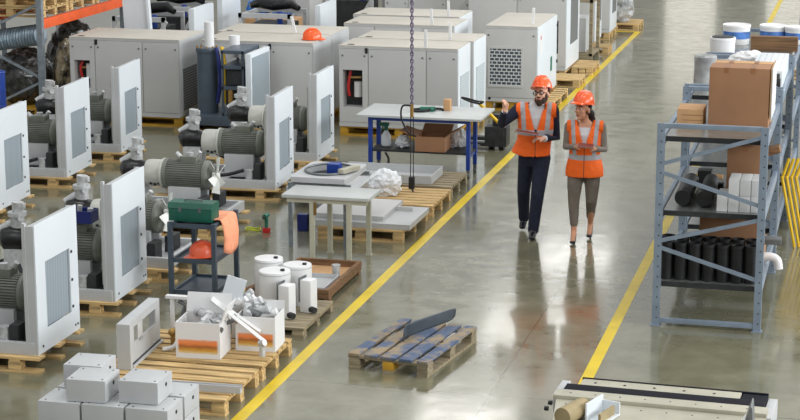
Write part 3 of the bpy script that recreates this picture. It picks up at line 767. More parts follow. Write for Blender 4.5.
def open_carton(name, label, loc, w, d, h, key='card', rotz=0., flaps=.5, inner=None, group=None, cat='carton'):
    t = thing(name, label, cat, loc, rotz, group)
    q = mb(key); th = .008
    q.box(-w/2, w/2, -d/2, d/2, 0, th)
    q.box(-w/2, w/2, -d/2, -d/2+th, th, h).box(-w/2, w/2, d/2-th, d/2, th, h).box(-w/2, -w/2+th, -d/2+th, d/2-th, th, h).box(w/2-th, w/2, -d/2+th, d/2-th, th, h)
    q.build('carton_body', t)
    return t
t = open_carton('open_carton', 'open brown carton with spread flaps on the lower table shelf', (-5.60, 24.05, .326), .40, .40, .2)
for nm, bx, rot, pv in (('f', (.2, .42, -.21, .21, .196, .204), (0, -.55, 0), (.2, 0, .2)), ('f', (-.42, -.2, -.21, .21, .196, .204), (0, .3, 0), (-.2, 0, .2)), ('f', (-.2, .2, .21, .38, .196, .204), (.5, 0, 0), (0, .21, .2))):
    mb('card').box(*bx, rot=rot, piv=pv).build('flap', t)
t = thing('spray_bottle', 'green trigger spray bottle on the lower table shelf', 'bottle', (-6.27, 24.15, .326)); t.scale = (1.35, 1.35, 1.4)
mb('film').lathe([(.0, 0), (.045, .003), (.05, .02), (.048, .1), (.02, .14), (.016, .16)], n=18).build('bottle_body', t)
mb('greenplastic').cyl((0, 0, .15), (0, 0, .19), .02, n=14).box(-.07, .03, -.015, .015, .19, .225, .006).cyl((-.03, 0, .19), (-.045, 0, .14), .008, n=8).build('trigger_head', t)
tag(mb('film').blob((-6.02, 24.1, .40), (.10, .1, .085), .35, 4).build('plastic_bag'), 'crumpled clear plastic bag beside the open brown carton', 'bag')
tag(mb('film').blob((-5.3, 24.3, .44), (.1, .08, .14), .3, 21).build('plastic_bag'), 'standing clear plastic bag by the right table leg', 'bag')
tag(mb('black').tube([(-6.2, 23.83, .3), (-6.15, 23.82, .2), (-6.2, 23.82, .06), (-6.35, 23.8, .02), (-6.6, 23.7, .02)], .015).build('cable'), 'black cable hanging from the lower shelf to the floor', 'cable')

# hanging chain hoist
t = thing('chain_hoist', 'violet-grey chain with black hook hanging into the picture from above', 'hoist', (-5.44, 22.2, .15))
q = mb('purple')
z = 1.08; i = 0
while z < 5.2:
    pts = [Vector((.016*math.cos(a), 0, .026*math.sin(a)*1.25)) for a in [2*PI*k/10 for k in range(10)]]
    if i % 2: pts = [Vector((0, p.x, p.z)) for p in pts]
    q.loft([p+Vector((0, 0, z)) for p in pts], [.0085]*10, n=6, closed=True, ref=(0, 1, 0) if not i % 2 else (1, 0, 0))
    z += .044; i += 1
q.build('chain', t)
mb('purple').box(-.2, .2, -.15, .15, 5.2, 5.5, .03).cyl((0, 0, 5.5), (0, 0, 8.5), .02).build('hoist_body', t)
mb('brass').cyl((0, 0, .92), (0, 0, 1.08), .022, n=14).build('coupling', t)
mb('black').cyl((-.015, 0, .15), (-.015, 0, .93), .006, n=6).cyl((.02, 0, .15), (.02, 0, .93), .006, n=6).build('cable', t)
mb('black').box(-.035, .035, -.03, .03, -.0+.03, .18, .01).build('control_box', t)
mb('black').tube([(0, 0, .03), (.02, 0, -.01), (.0, 0, -.035), (-.03, 0, -.02)], .01).build('hook', t)
mb('black').tube([(0, 0, 1.06), (-.12, .02, 1.05), (-.14, .03, .9), (-.05, .03, .72), (.05, .02, .68)], .012).build('loose_cable', t)

# ------------------------------------------------------------------ pallet jack
t = thing('pallet_jack', 'pallet jack with yellow handle shaft and black grip loop behind the table', 'jack', (-5.12, 25.95, 0), .0)
mb('dark').box(-.16, .16, -.12, .16, .05, .34, .03).cyl((0, .02, .3), (0, .02, .5), .07, n=20).cyl((.1, -.08, .1), (.1, -.08, .3), .045, n=14).build('pump', t)
for x in (-.07, .07): mb('black').cyl((x-.035, 0, .09), (x+.035, 0, .09), .09, n=24).build('wheel', t)
mb('yellow').cyl((.06, -.05, .36), (-.2, -.25, .68), .025, n=14).build('handle_shaft', t)
pts = [(-.2, -.25, .68), (-.14, -.3, .72), (-.2, -.4, .74), (-.36, -.42, .78), (-.44, -.33, .77), (-.34, -.25, .71)]
mb('black').tube(pts+[pts[0]], .014).build('grip_loop', t)
for y in (-.02, .42): mb('dark').box(-.95, -.12, y-.07+.0, y+.07, .05, .1, .01).build('fork', t)

# ------------------------------------------------------------------ beige table in front with fan shroud tray
t = thing('steel_table', 'pale grey table on four thin beige steel legs', 'table', (-5.55, 19.3, 0))
mb('tabletop').box(-.55, .42, -.28, .25, .70, .735, .004).build('table_top', t)
mb('beige').box(-.5, .39, -.25, -.22, .65, .70).box(-.5, .39, .2, .23, .65, .70).box(-.24, -.2, -.22, .2, .66, .70).box(.3, .33, -.22, .2, .66, .7).build('rail', t)
for x, y in ((-.22, -.42), (.19, -.42), (-.15, .02), (.29, .02)):
    mb('beige').box(x-.025, x+.025, y-.02+.18, y+.02+.18, .012, .66).box(x-.035, x+.035, y+.15, y+.21, 0, .012).build('leg', t)
mb('brass').box(-.2, -.17, -.26, -.24, .52, .66).build('clamp', t)

def tray(mbx, x0, x1, y0, y1, z, h, t=.008, hole=None, invert=True):
    """a folded sheet cover: flat top and four turned-down sides"""
    if hole:
        pass
    mbx.box(x0, x1, y0, y1, z+h-t, z+h)
    mbx.box(x0, x1, y0, y0+t, z, z+h-t).box(x0, x1, y1-t, y1, z, z+h-t).box(x0, x0+t, y0+t, y1-t, z, z+h-t).box(x1-t, x1, y0+t, y1-t, z, z+h-t)

# fan shroud: square plate with a large ring
t = thing('fan_shroud', 'square grey fan shroud with a big round opening', 'shroud', (-5.88, 20.10, .0))
q = mb('grey'); z0, z1 = .74, .80
N = 48; bm = q.bm
def sq(a, w, d):
    c, s = math.cos(a), math.sin(a); k = min(w/abs(c) if abs(c) > 1e-6 else 9, d/abs(s) if abs(s) > 1e-6 else 9); return c*k, s*k
fs = []; inn, out_, low, edge = [], [], [], []
for j in range(N):
    a = 2*PI*(j+.5)/N
    inn.append(bm.verts.new((.25*math.cos(a), .31*math.sin(a), z1))); x, y = sq(a, .33, .46); out_.append(bm.verts.new((x, y, z1)))
    low.append(bm.verts.new((.25*math.cos(a), .31*math.sin(a), z0))); edge.append(bm.verts.new((x, y, z0)))
for j in range(N):
    k = (j+1) % N
    fs += [bm.faces.new((inn[j], inn[k], out_[k], out_[j])), bm.faces.new((inn[j], inn[k], low[k], low[j])), bm.faces.new((out_[j], out_[k], edge[k], edge[j])), bm.faces.new((low[j], low[k], edge[k], edge[j]))]
q._fin(fs)
q.build('plate', t)
q = mb('steel'); q.loft([(.262*math.cos(2*PI*i/40), .325*math.sin(2*PI*i/40), z1+.012) for i in range(40)], [.014]*40, n=8, closed=True, ref=(0, 0, 1)); q.build('ring', t)
mb('dark').box(-.3, .3, -.42, .42, z0-.015, z0).build('back_plate', t)
for y in (-.4, .4): mb('galv').box(-.36, .36, y-.02, y+.02, z0-.055, z0-.015).build('bearer', t)
for x, y in ((-.335, -.4), (-.335, .4), (.3, -.4)):
    mb('galv').box(x-.02, x+.02, y-.02, y+.02, 0, z0-.055).build('stand_leg', t)
tag(mb('blue').box(-5.92, -5.78, 20.14, 20.28, .74, .86, .004).build('box'), 'small blue box standing in the round shroud opening', 'box')
tag(mb('cream').box(-.04, .04, -.16, .16, 0, .05, .006).build('bracket', None, (-5.62, 20.0, .815), -.35), 'short cream bracket lying on the corner of the fan shroud', 'bracket')

# pallets with flat covers beyond the beige table
make_pallet('pallet under the flat grey covers, beside the yellow line', (-5.53, 20.72, 0), 1.0, 1.22, 0, group='pallets near the hoist hook', nb=7)
q = mb('grey'); tray(q, -6.12, -4.96, 20.15, 21.1, .145, .06); tag(q.build('sheet_cover'), 'wide flat grey cover lying lowest on the pallet by the line', 'cover', 'flat grey covers')
q = mb('cabinet'); tray(q, -6.15, -5.30, 20.28, 21.2, .206, .05); q.box(-5.30, -5.1, 20.85, 20.87, .206, .25); tag(q.build('sheet_cover'), 'narrower flat grey cover on top of the wide one', 'cover', 'flat grey covers')
tag(mb('navyplastic').box(-6.36, -6.24, 20.4, 20.5, 0, .2, .01).build('box'), 'small dark blue box on the floor under the beige table', 'box')
make_pallet('pale empty-ended pallet below the hanging hook', (-5.55, 21.95, 0), 1.1, 1.0, 0, group='pallets near the hoist hook', nb=7)
make_pallet('brownish pallet nearest the blue-legged table', (-5.6, 23.05, 0), 1.15, .95, 0, key='greywood', group='pallets near the hoist hook', nb=7)
q = mb('grey'); tray(q, -6.85, -5.97, 21.55, 22.4, .147, .12); tag(q.build('sheet_cover'), 'light grey cover reaching left from the pallet under the hook', 'cover', 'flat grey covers')
q = mb('grey').box(-6.55, -5.3, 22.68, 23.3, .147, .16).box(-6.55, -5.3, 23.28, 23.3, .16, .26).box(-6.55, -5.3, 22.66, 22.68, .147, .25).box(-5.32, -5.3, 22.68, 23.28, .16, .25)
tag(q.build('sheet_cover'), 'long open grey tray on the pallet nearest the blue-legged table', 'tray', 'flat grey covers')
tag(mb('film').blob((-5.71, 21.95, .28), (.2, .16, .18), .2, 9, freq=4).build('plastic_film'), 'heap of crumpled clear film on the pallet below the hook', 'film')
tag(mb('brightblue').blob((-5.86, 21.62, .20), (.07, .06, .055), .3, 6).build('rag'), 'blue rag at the foot of the crumpled film', 'rag')

# tools on the floor
t = thing('cordless_drill', 'green cordless drill standing on its red battery on the floor', 'drill', (-6.68, 20.25, 0)); t.scale = (.72, .72, .82)
mb('redplastic').box(-.055, .055, -.045, .045, 0, .07, .01).build('battery', t)
mb('greenplastic').cyl((0, 0, .06), (0, 0, .2), .028, n=14).cyl((-.0, .06, .24), (0, -.1, .24), .038, n=16).build('drill_body', t)
mb('black').cyl((0, -.1, .24), (0, -.16, .24), .022, .012, n=12).build('chuck', t)
pts = [(.09*math.cos(a), .07*math.sin(a), .02+.01*math.sin(3*a)) for a in [2*PI*i/14 for i in range(15)]]
tag(mb('fabricgreen').loft(pts, [(.010, .006)]*15, n=8, ref=(0, 0, 1)).build('strap', None, (-6.86, 20.3, 0)), 'lime-yellow strap ring on the floor beside the drill', 'strap')

# ------------------------------------------------------------------ tool cart
t = thing('tool_cart', 'three-tier blue-grey steel cart between the machines', 'cart', (-6.38, 17.35, 0))
for x in (-.225, .225):
    for y in (-.33, .33):
        lg = mb('darkcart').box(x-.022, x+.022, y-.022, y+.022, .09, .85).build('leg', t)
        mb('black').cyl((x-.015, y, .045), (x+.015, y, .045), .045, n=18).box(x-.02, x+.02, y-.02, y+.02, .07, .09).build('caster', lg)
for z in (.80, .45, .13):
    q = mb('darkcart').box(-.2, .2, -.31, .31, z, z+.01)
    q.box(-.22, .22, -.325, -.31, z-.01, z+.035).box(-.22, .22, .31, .325, z-.01, z+.035).box(-.22, -.2, -.31, .31, z-.01, z+.035).box(.2, .22, -.31, .31, z-.01, z+.035)
    q.build('shelf', t)
t = thing('tool_box', 'dark green metal toolbox on top of the cart', 'toolbox', (-6.43, 17.22, .836), .0)
mb('greenbox').box(-.225, .225, -.11, .11, 0, .13, .01).build('box_body', t)
mb('greenbox').prism([(-.115, .132), (.115, .132), (.09, .185), (-.09, .185)], -.23, .23, 'X').build('lid', t)
mb('steel').tube([(-.08, 0, .18), (-.08, 0, .2), (.08, 0, .2), (.08, 0, .18)], .008).build('handle', t)
for x in (-.1, .1): mb('steel').box(x-.015, x+.015, -.118, -.108, .1, .145).build('latch', t)
# cloth draped over the cart's right side
q = MB().use('cloth'); bm = q.bm; g = []
for i in range(15):
    row = []; u = i/14
    for j in range(11):
        v = j/10
        if u < .45: x, z = (.12 if v < .45 else -.08)+u/.45*((.118 if v < .45 else .318)), .844+.005*math.sin(v*9+u*5)
        else:
            k_ = (u-.45)/.55; x = .240+.085*math.sin(min(1, k_*1.6)*PI/2)*math.sin(PI*(.15+v*.7))+.010*math.sin(v*11)*k_; z = .846-k_*(.31+.04*math.sin(v*5))
        y = -.2+v*.44+.03*math.sin(u*4)+.03*u*(.5-v)
        row.append(bm.verts.new((x, y, z)))
    g.append(row)
q._fin([bm.faces.new((g[i][j], g[i+1][j], g[i+1][j+1], g[i][j+1])) for i in range(14) for j in range(10)])
o = q.build('cleaning_cloth', None, (-6.38, 17.35, .003)); md = o.modifiers.new('thick', 'SOLIDIFY'); md.thickness = .008; md.offset = 1
tag(o, 'peach cloth draped over the right edge of the cart', 'cloth')
tag(mb('cloth').blob((-6.52, 17.58, .74), (.08, .05, .06), .3, 31).build('cleaning_cloth'), 'corner of peach cloth hanging behind the cart top', 'cloth')
t = thing('safety_helmet', 'faded red helmet on the middle shelf of the tool cart', 'helmet', (-6.35, 17.22, .487), -.9)
helmet_parts(t, 'redhelmet', 1.0)

# ------------------------------------------------------------------ white cartons with parts on near pallets
make_pallet('bare wooden pallet nearest the camera, beside the yellow line', (-5.62, 14.36, 0), 1.3, .88, 0, nb=6, group='near pallets along the yellow line', h=.144)
make_pallet('wooden pallet under the two white printed cartons', (-5.62, 15.32, 0), 1.3, .86, 0, nb=6, group='near pallets along the yellow line', h=.144)
make_pallet('pallet under the grey metal enclosures', (-5.45, 12.98, 0), 1.25, .9, 0, nb=6, group='near pallets along the yellow line', h=.144)
make_pallet('greyed pallet under the white drums', (-5.58, 16.72, 0), 1.15, 1.0, 0, nb=8, key='greywood', group='near pallets along the yellow line', h=.1, bw=.125)

def white_carton(label, loc, w, d, h, rotz):
    t = thing('white_carton', label, 'carton', (loc[0]-.04, loc[1], loc[2]), rotz, 'printed white cartons')
    q = mb('print'); th = .01
    q.box(-w/2, w/2, -d/2, d/2, 0, th).box(-w/2, w/2, -d/2, -d/2+th, th, h).box(-w/2, w/2, d/2-th, d/2, th, h).box(-w/2, -w/2+th, -d/2+th, d/2-th, th, h).box(w/2-th, w/2, -d/2+th, d/2-th, th, h)
    q.build('carton_body', t)
    return t
c1 = white_carton('white printed carton with its back flap raised', (-5.545, 15.12, .145), .40, .34, .32, .06)
mb('offwhite').box(-.2, .2, .16, .168, .32, .50, rot=(-.35, 0, 0), piv=(0, .17, .32)).build('flap', c1)
mb('offwhite').box(.2, .206, -.15, .15, .32, .48, rot=(0, .35, 0), piv=(.2, 0, .32)).build('flap', c1)
c2 = white_carton('white printed carton nearer the yellow line', (-5.13, 15.45, .145), .36, .34, .31, .06)
mb('offwhite').box(-.18, .18, .165, .172, .31, .38, rot=(-.1, 0, 0), piv=(0, .17, .31)).build('flap', c2)
random.seed(11)
names = ['pale cast fitting', 'short white pipe stub', 'small aluminium elbow', 'white plastic cap', 'grey metal sleeve', 'pale threaded fitting', 'stubby white valve', 'light grey bracket']
for ci, (bx, by, bw_, bd, bz) in enumerate(((-5.545, 15.12, .32, .24, .40), (-5.15, 15.5, .28, .2, .40))):
    for k in range(9):
        x = bx+(random.random()-.5)*bw_; y = by+(random.random()-.5)*bd; z = bz+random.random()*.04
        a = random.random()*PI; L = .05+.04*random.random(); dx, dy = math.cos(a)*L, math.sin(a)*L
        q = mb(random.choice(['alu', 'white', 'grey', 'steel'])).cyl((x-dx, y-dy, z), (x+dx, y+dy, z+.04), .025+.012*random.random(), n=14)
        q.cyl((x+dx*.8, y+dy*.8, z+.03), (x+dx*1.15, y+dy*1.15, z+.045), .045, n=14)
        o = q.build('pipe_fitting')
        tag(o, ('metal fitting in the heap of small fittings in the carton with the raised flap', 'metal fitting in the heap of small fittings in the carton nearer the line')[ci], 'fitting', ('fittings in the carton with the raised flap', 'fittings in the carton nearer the line')[ci])
for k in range(8):
    x = -5.36+(random.random()-.5)*.2; y = 15.72+(random.random()-.5)*.3; z = .40+random.random()*.14
    q = mb(random.choice(['white', 'alu', 'grey'])).cbox((x, y, z), (.12, .05, .06), .008, rot=(random.random(), random.random(), random.random()*3)).cyl((x, y, z), (x+.06, y, z+.05), .03, n=12)
    tag(q.build('metal_bracket'), 'small bracket in the loose heap between the two white cartons', 'bracket', 'brackets heaped between the white cartons')
tag(mb('offwhite').box(-5.5, -5.2, 15.62, 15.9, .145, .38, .01).build('carton'), 'low white carton under the bracket heap behind the printed ones', 'carton')
# upright white sheet and long rails
tag(mb('panel').box(-.09, .09, -.006, .006, 0, .36, rot=(0, .30, 0), piv=(0, 0, 0)).build('sheet_metal_plate', None, (-5.52, 15.55, .38), .2), 'white sheet plate standing up between the cartons and the cart', 'plate')
t = thing('rail_profile', 'long white rail leaning on the front of the right printed carton', 'rail', (0, 0, 0))
mb('white').loft([(-5.52, 15.18, .62), (-5.02, 15.1, .30)], [(.028, .02)]*2, n=4, ref=(0, 1, 0)).build('rail', t)
mb('alu').cyl((-5.05, 15.08, .28), (-5.0, 15.06, .30), .03, n=12).cyl((-5.03, 15.08, .17), (-5.03, 15.08, .25), .028, n=12).build('end_fitting', t)
tag(mb('white').loft([(-5.56, 15.30, .60), (-5.10, 15.24, .34)], [(.022, .018)]*2, n=4, ref=(0, 1, 0)).build('rail_profile'), 'second white rail lying behind the leaning rail', 'rail')
t = thing('folding_stand', 'white folded sheet frame lying flat behind the left printed carton', 'frame', (-5.85, 15.55, .50))
mb('white').box(-.24, .26, -.03, .03, 0, .03, .006).box(-.2, -.17, -.02, .02, -.35, 0).box(.2, .23, -.02, .02, -.35, 0).build('frame', t)
mb('steel').cyl((-.12, 0, -.02), (.1, -.02, -.12), .02, n=10).cyl((-.05, 0, -.05), (-.1, 0, -.2), .025, n=10).build('linkage', t)
t = thing('lever_arm', 'bent white lever with brass joint beside the long panel', 'lever', (-5.87, 15.12, .145))
mb('white').tube([(-.08, -.05, .02), (.02, 0, .05), (.07, .05, .2), (.09, .08, .3)], .02).build('lever', t)
mb('brass').sphere((-.04, .1, .14), .04).cyl((-.04, .1, 0), (-.04, .1, .12), .02, n=10).build('joint', t)

# long grey panel with window, standing on edge
t = thing('sheet_metal_door', 'long light grey panel with a rectangular window standing on edge', 'panel', (-6.06, 14.93, .145), .06)
q = mb('grey'); L, H = .44, .40; y0, y1, z0, z1 = -.28, .32, .20, .335
def slab(x0, x1): q.box(x0, x1, -L, y0, 0, H).box(x0, x1, y1, L, 0, H).box(x0, x1, y0, y1, 0, z0).box(x0, x1, y0, y1, z1, H)
slab(-.012, 0)
q.box(-.1, -.012, -L, -L+.012, 0, H).box(-.1, -.012, L-.012, L, 0, H).box(-.1, -.012, -L+.012, L-.012, H-.012, H).box(-.1, -.012, -L+.012, L-.012, 0, .012)
q.box(0, .02, -L, -L+.05, 0, H).box(0, .03, -L+.05, L, -.0, .02)
q.build('panel_sheet', t)
mb('cabinet').box(-.02, .0, -.17, -.04, z0-.03, z1+.01, .004).build('window_tab', t)
mb('black').box(.0, .012, -L+.06, L-.02, .02, .028).build('rubber_seal', t)
tag(mb('grey').box(-.35, .35, -.03, .03, 0, .03).box(-.35, .35, -.03, -.02, .03, .06).box(-.35, .35, .02, .03, .03, .06).build('channel_profile', None, (-5.25, 14.12, .145), .03), 'short grey metal channel lying on the nearest bare pallet', 'profile')

# ------------------------------------------------------------------ drums and filters
def drum(label, loc, r, h):
    t = thing('white_drum', label, 'drum', (loc[0]-.03, loc[1], loc[2]), 0, 'white round filter drums')
    mb('white').lathe([(0, 0), (r*.96, 0), (r, .01), (r, h-.015), (r*.985, h), (r*.6, h+.004), (0, h+.006)], n=36).build('drum_body', t)
    mb('black').cyl((r*.55, -r*.1, h), (r*.55, -r*.1, h+.02), .022, n=14).build('cap', t)
    mb('grey').lathe([(r+.002, h*.93), (r+.004, h*.94), (r+.002, h*.95)], n=36).build('seam_ring', t)
    return t
drum('nearest white drum of the three on the greyed pallet', (-5.43, 16.78, .101), .152, .39)
drum('rear white drum of the three, beside the cart', (-5.60, 17.12, .101), .14, .42)
drum('white drum of the three closest to the yellow line', (-5.29, 17.06, .101), .140, .39)
for i, (x, y, lab) in enumerate(((-5.27, 16.56, 'tall white bracketed filter in front of the nearest drum'), (-5.13, 16.80, 'tall white bracketed filter close to the brown tray'))):
    t = thing('filter_housing', lab, 'filter', (x, y, .101), -.2, 'white filter housings')
    mb('white').box(-.06, .06, -.07, .07, .0, .32, .02).build('housing', t)
    mb('steel').box(-.07, -.06, -.075, .075, .1, .34, .003).build('bracket', t)
    mb('black').cyl((.05, -.05, .04), (.11, -.08, .04), .03, n=14).build('port', t)
t = thing('wooden_tray', 'low brown wooden tray beyond the white drums', 'tray', (-5.49, 18.1, 0))
q = mb('oldwood')
q.box(-.33, .36, -.62, -.58, .04, .13).box(-.33, .36, .58, .62, .04, .13).box(-.33, -.29, -.58, .58, .04, .13).box(.32, .36, -.58, .58, .04, .13)
for x in (-.3, .33):
    for y in (-.55, .55): q.box(x-.03, x+.03, y-.04, y+.04, 0, .04)
q.build('tray_frame', t)
mb('cardlight').box(-.29, .32, -.58, .58, .05, .065).build('tray_floor', t)
q = mb('grey'); q.box(-5.60, -5.2, 17.56, 18.12, .066, .085).box(-5.60, -5.2, 17.56, 17.57, .085, .13).box(-5.60, -5.2, 18.11, 18.12, .085, .13).box(-5.6, -5.59, 17.57, 18.11, .085, .13).box(-5.21, -5.2, 17.57, 18.11, .085, .13)
tag(q.build('sheet_tray'), 'shallow grey metal tray inside the brown wooden tray', 'tray')
tag(mb('alu').cyl((-5.26, 18.2, .066), (-5.26, 18.2, .2), .04, n=18).cyl((-5.26, 18.2, .2), (-5.26, 18.2, .21), .046, n=18).build('canister'), 'small shiny canister standing in the brown wooden tray', 'canister')
tag(mb('oldwood').box(-.24, .24, -.05, .05, 0, .06, rot=(0, -.35, 0)).build('timber_block', None, (-5.93, 17.1, .10), .5), 'brown timber leaning by the rear white drum', 'timber')
tag(mb('wood').box(-.08, .08, -.05, .05, 0, .2, rot=(0, .2, 0)).build('timber_block', None, (-5.85, 16.75, .1), .3), 'upright offcut of wood by the cart wheel', 'timber')

# ------------------------------------------------------------------ grey metal enclosures
def enclosure(label, loc, rotz=0., w=.155):
    t = thing('metal_enclosure', label, 'enclosure', loc, rotz, 'grey metal enclosures')
    mb('grey').box(-w, w, -.16, .16, 0, .172, .006).build('box_body', t)
    mb('black').cyl((w, .02, .11), (w+.003, .02, .11), .016, n=14).build('round_port', t)
    for x, y in ((-.12, -.12), (.12, -.12), (-.12, .12), (.12, .12)):
        mb('black').cyl((x, y, .172), (x, y, .175), .007, n=8).build('screw', t)
    return t
rows = ('front', 'back'); cols = ('left', 'middle', 'right'); lay = ('bottom', 'second')
for k in range(2):
    for j in range(2):
        for i in range(3):
            if j == 1 and i == 0 and k == 2: continue
            enclosure(f'grey metal enclosure in the {lay[k]} layer on the pallet, {cols[i]} of the {rows[j]} row', (-5.81+i*.352, 12.73+j*.36, .145+k*.175), 0, .167)
enclosure('grey enclosure on top of the stack, at the front above the left pair', (-5.61, 12.77, .496), .05)
enclosure('grey enclosure on top of the stack, at the front nearest the yellow line', (-5.21, 12.83, .496), .02)
enclosure('grey enclosure on top of the stack, behind the other two', (-5.78, 13.11, .496), .04)
# ------------------------------------------------------------------ blue worn pallet in the aisle
make_pallet('worn blue pallet alone in the aisle with a bent steel sheet on it', (-3.895, 15.99, 0), .76, 1.22, -.15, group=None, key='bluewood', bkey='greywood', nb=2)
p = bpy.data.objects[[o.name for o in bpy.data.objects if o.get('label', '').startswith('worn blue')][0]]
for c in kids(p): bpy.data.objects.remove(c)
lx, ly, h = .76, 1.22, .144
q = mb('bluewood')
for x, w in ((-.325, .10), (-.165, .12), (-.0, .14), (.165, .12), (.325, .10)): q.box(x-w/2, x+w/2, -ly/2, ly/2, h-.024, h, .003)
q.build('deck', p)
q = mb('greywood')
for y in (-ly/2+.07, 0, ly/2-.07): q.box(-lx/2, lx/2, y-.06, y+.06, h-.046, h-.024)
q.build('cross_board', p)
for x in (-.325, 0, .325):
    for y in (-ly/2+.07, 0, ly/2-.07): mb('yellowwood' if (x == 0 and y < -.1) else 'greywood').box(x-.05, x+.05, y-.065, y+.065, .022, h-.046, .004).build('block', p)
    mb('greywood').box(x-.05, x+.05, -ly/2, ly/2, 0, .022).build('skid', p)
# bent steel sheet on it
q = MB().use('slate'); bm = q.bm; L = []
path = [(-3.955, 15.83), (-3.985, 15.90), (-3.985, 15.98), (-3.95, 16.08), (-3.89, 16.2), (-3.82, 16.33), (-3.74, 16.47), (-3.66, 16.62)]
for i, (x, y) in enumerate(path):
    u = i/7; z = .147+.05*max(0, u-.45)
    L.append([bm.verts.new((x, y, z)), bm.verts.new((x+.004, y+.012, z+.065)), bm.verts.new((x+.012, y+.03, z+.13-.02*u))])
for k in range(2): q._fin([bm.faces.new((L[i][k], L[i+1][k], L[i+1][k+1], L[i][k+1])) for i in range(7)])
o = q.build('steel_sheet'); md = o.modifiers.new('soft', 'SUBSURF'); md.levels = md.render_levels = 2; md = o.modifiers.new('thick', 'SOLIDIFY'); md.thickness = .005
tag(o, 'bent dark steel sheet resting on edge across the blue pallet', 'sheet')

# ------------------------------------------------------------------ right-hand rack
def side_rack(label, y0, y1, shelves, h=1.95, posts=True):
    t = thing('storage_rack', label, 'rack', (-1.42, y0, 0), 0, 'blue-grey storage racks on the right')
    X = .475; D = y1-y0
    for yy in (0, D):
        for x in (-X, X):
            w = .07
            q = mb('rack').box(x-w/2, x+w/2, yy-.03, yy-.022, 0, h).box(x-w/2, x-w/2+.01, yy-.022, yy+.03, 0, h).box(x+w/2-.01, x+w/2, yy-.022, yy+.03, 0, h)
            q.box(x-w/2-.015, x+w/2+.015, yy-.05, yy+.05, 0, .008)
            pz = q.build('upright', t)
            d = mb('dark')
            for k in range(int(h/.1)): d.cyl((x+.008, yy-.031, .08+k*.1), (x+.008, yy-.029, .08+k*.1), .008, n=8)
            d.build('slot_row', pz)
        mb('rack').box(-X+.035, X-.035, yy-.025, yy+.02, h-.045, h, .004).build('top_bar', t)
        mb('rack').box(-X+.035, X-.035, yy-.025, yy+.02, .03, .075, .004).build('bottom_bar', t)
        for za, zb in ((1.57, 1.85), (1.48, 1.21), (.83, 1.07), (.76, .50)):
            a, b = Vector((-X+.03, yy-.012, za)), Vector((X-.03, yy-.012, zb)); L = (b-a).length; ang = math.atan2(b.z-a.z, b.x-a.x)
            mb('rack').cbox((a+b)/2, (L, .02, .036), rot=(0, -ang, 0)).build('brace', t)
    for z in shelves:
        mb('rackdeck').box(-X+.04, X-.04, .05, D-.05, z-.012, z).build('shelf', t)
        for x in (-X, X):
            mb('rack').box(x-.022, x+.022, .032, D-.032, z-.10, z-.005, .004).build('beam', t)
        mb('dark').box(-X+.04, X-.04, .045, .05, z-.05, z).build('shelf_edge', t)
    return t
side_rack('blue-grey storage rack nearest the camera, black pipes standing on its lowest shelf', 17.5, 19.8, (.42, 1.11, 1.82))
side_rack('blue-grey storage rack behind the nearest one, white tubs on its top', 19.98, 22.3, (.42, 1.11, 1.82))
side_rack('blue-grey storage rack farthest back on the right', 22.5, 24.9, (.42, 1.11, 1.82))

def carton(name, label, x0, x1, y0, y1, z0, z1, key='card', lines=1, cat='carton', group=None, tapes=True):
    t = thing(name, label, cat, ((x0+x1)/2, (y0+y1)/2, z0), 0, group)
    w, d, h = x1-x0, y1-y0, z1-z0
    mb(key).box(-w/2, w/2, -d/2, d/2, 0, h, .004).build('carton_body', t)
    if tapes:
        for x in (-w*.22, w*.22) if lines == 2 else (0,):
            mb('tape').box(x-.022, x+.022, -d/2-.001, d/2+.001, h, h+.0015).box(x-.022, x+.022, -d/2-.0015, -d/2, h-.05, h+.0015).build('tape', t)
    return t
carton('large_carton', 'large brown carton standing on the top rack shelf', -1.52, -.955, 18.1, 18.42, 1.821, 2.40, lines=2)
carton('large_carton', 'flat brown carton standing directly behind the largest one', -1.50, -.95, 18.45, 18.62, 1.821, 2.40, key='cardlight', lines=2)
for i in range(2):
    tag(mb('offwhite' if i else 'cardlight').box(-.945+i*.012, -.937+i*.012, 18.1, 18.75, 1.921, 2.40).build('board_sheet'), ('pale sheet', 'white sheet')[i]+' of board standing against the right side of the large carton', 'board', 'boards beside the large carton')
t = carton('small_carton', 'small pale carton alone on the left of the top shelf', -1.82, -1.57, 18.15, 18.5, 1.821, 1.98, key='cardlight', tapes=False)
for z in (.05, .1): mb('tape').box(-.08, .126, -.1765, -.175, z, z+.006).build('carton_line', t)
# mid shelf
for i, x in enumerate((-1.70, -1.50)):
    t = thing('black_pipe', ('thick black pipe on the middle shelf, nearer the yellow line', 'thick black pipe on the middle shelf, nearer the white boxes')[i], 'pipe', (x, 17.72, 1.20), 0, 'black pipes lying on the middle shelf')
    q = mb('black').lathe([(.062, 0), (.075, 0), (.075, .1), (.078, .11), (.078, .14), (.075, .15), (.075, .85), (.062, .85), (.062, .02)], (0, 0, 0), 28, 'Y')
    q.build('pipe_wall', t)
    mb('dark').lathe([(0, .05), (.062, .05), (.062, .06), (0, .06)], (0, 0, 0), 24, 'Y').build('plug_or_shaded_bore', t)  # dark disc stands for the shade inside the open pipe end
k = 0
for i in range(4):
    for j in range(2):
        if i < 1 and j == 1: continue
        x = -1.37+i*.105
        carton('white_box', f'slim white box in the {"lower" if j == 0 else "upper"} row on the middle shelf, '+('nearest the black pipes', 'second from the black pipes', 'third from the black pipes', 'by the right upright')[i], x, x+.10, 17.62+.0*j, 17.95, 1.111+j*.155+.0, 1.111+j*.155+.153, key='offwhite', tapes=False, group='slim white boxes on the middle shelf', cat='box')
carton('brown_carton', 'brown carton behind the white boxes on the middle shelf', -1.32, -.98, 18.05, 18.4, 1.111, 1.66)
t = thing('pipe_clamp', 'black clamp block with yellow and brass ends on the middle shelf', 'clamp', (-1.60, 18.95, 1.111))
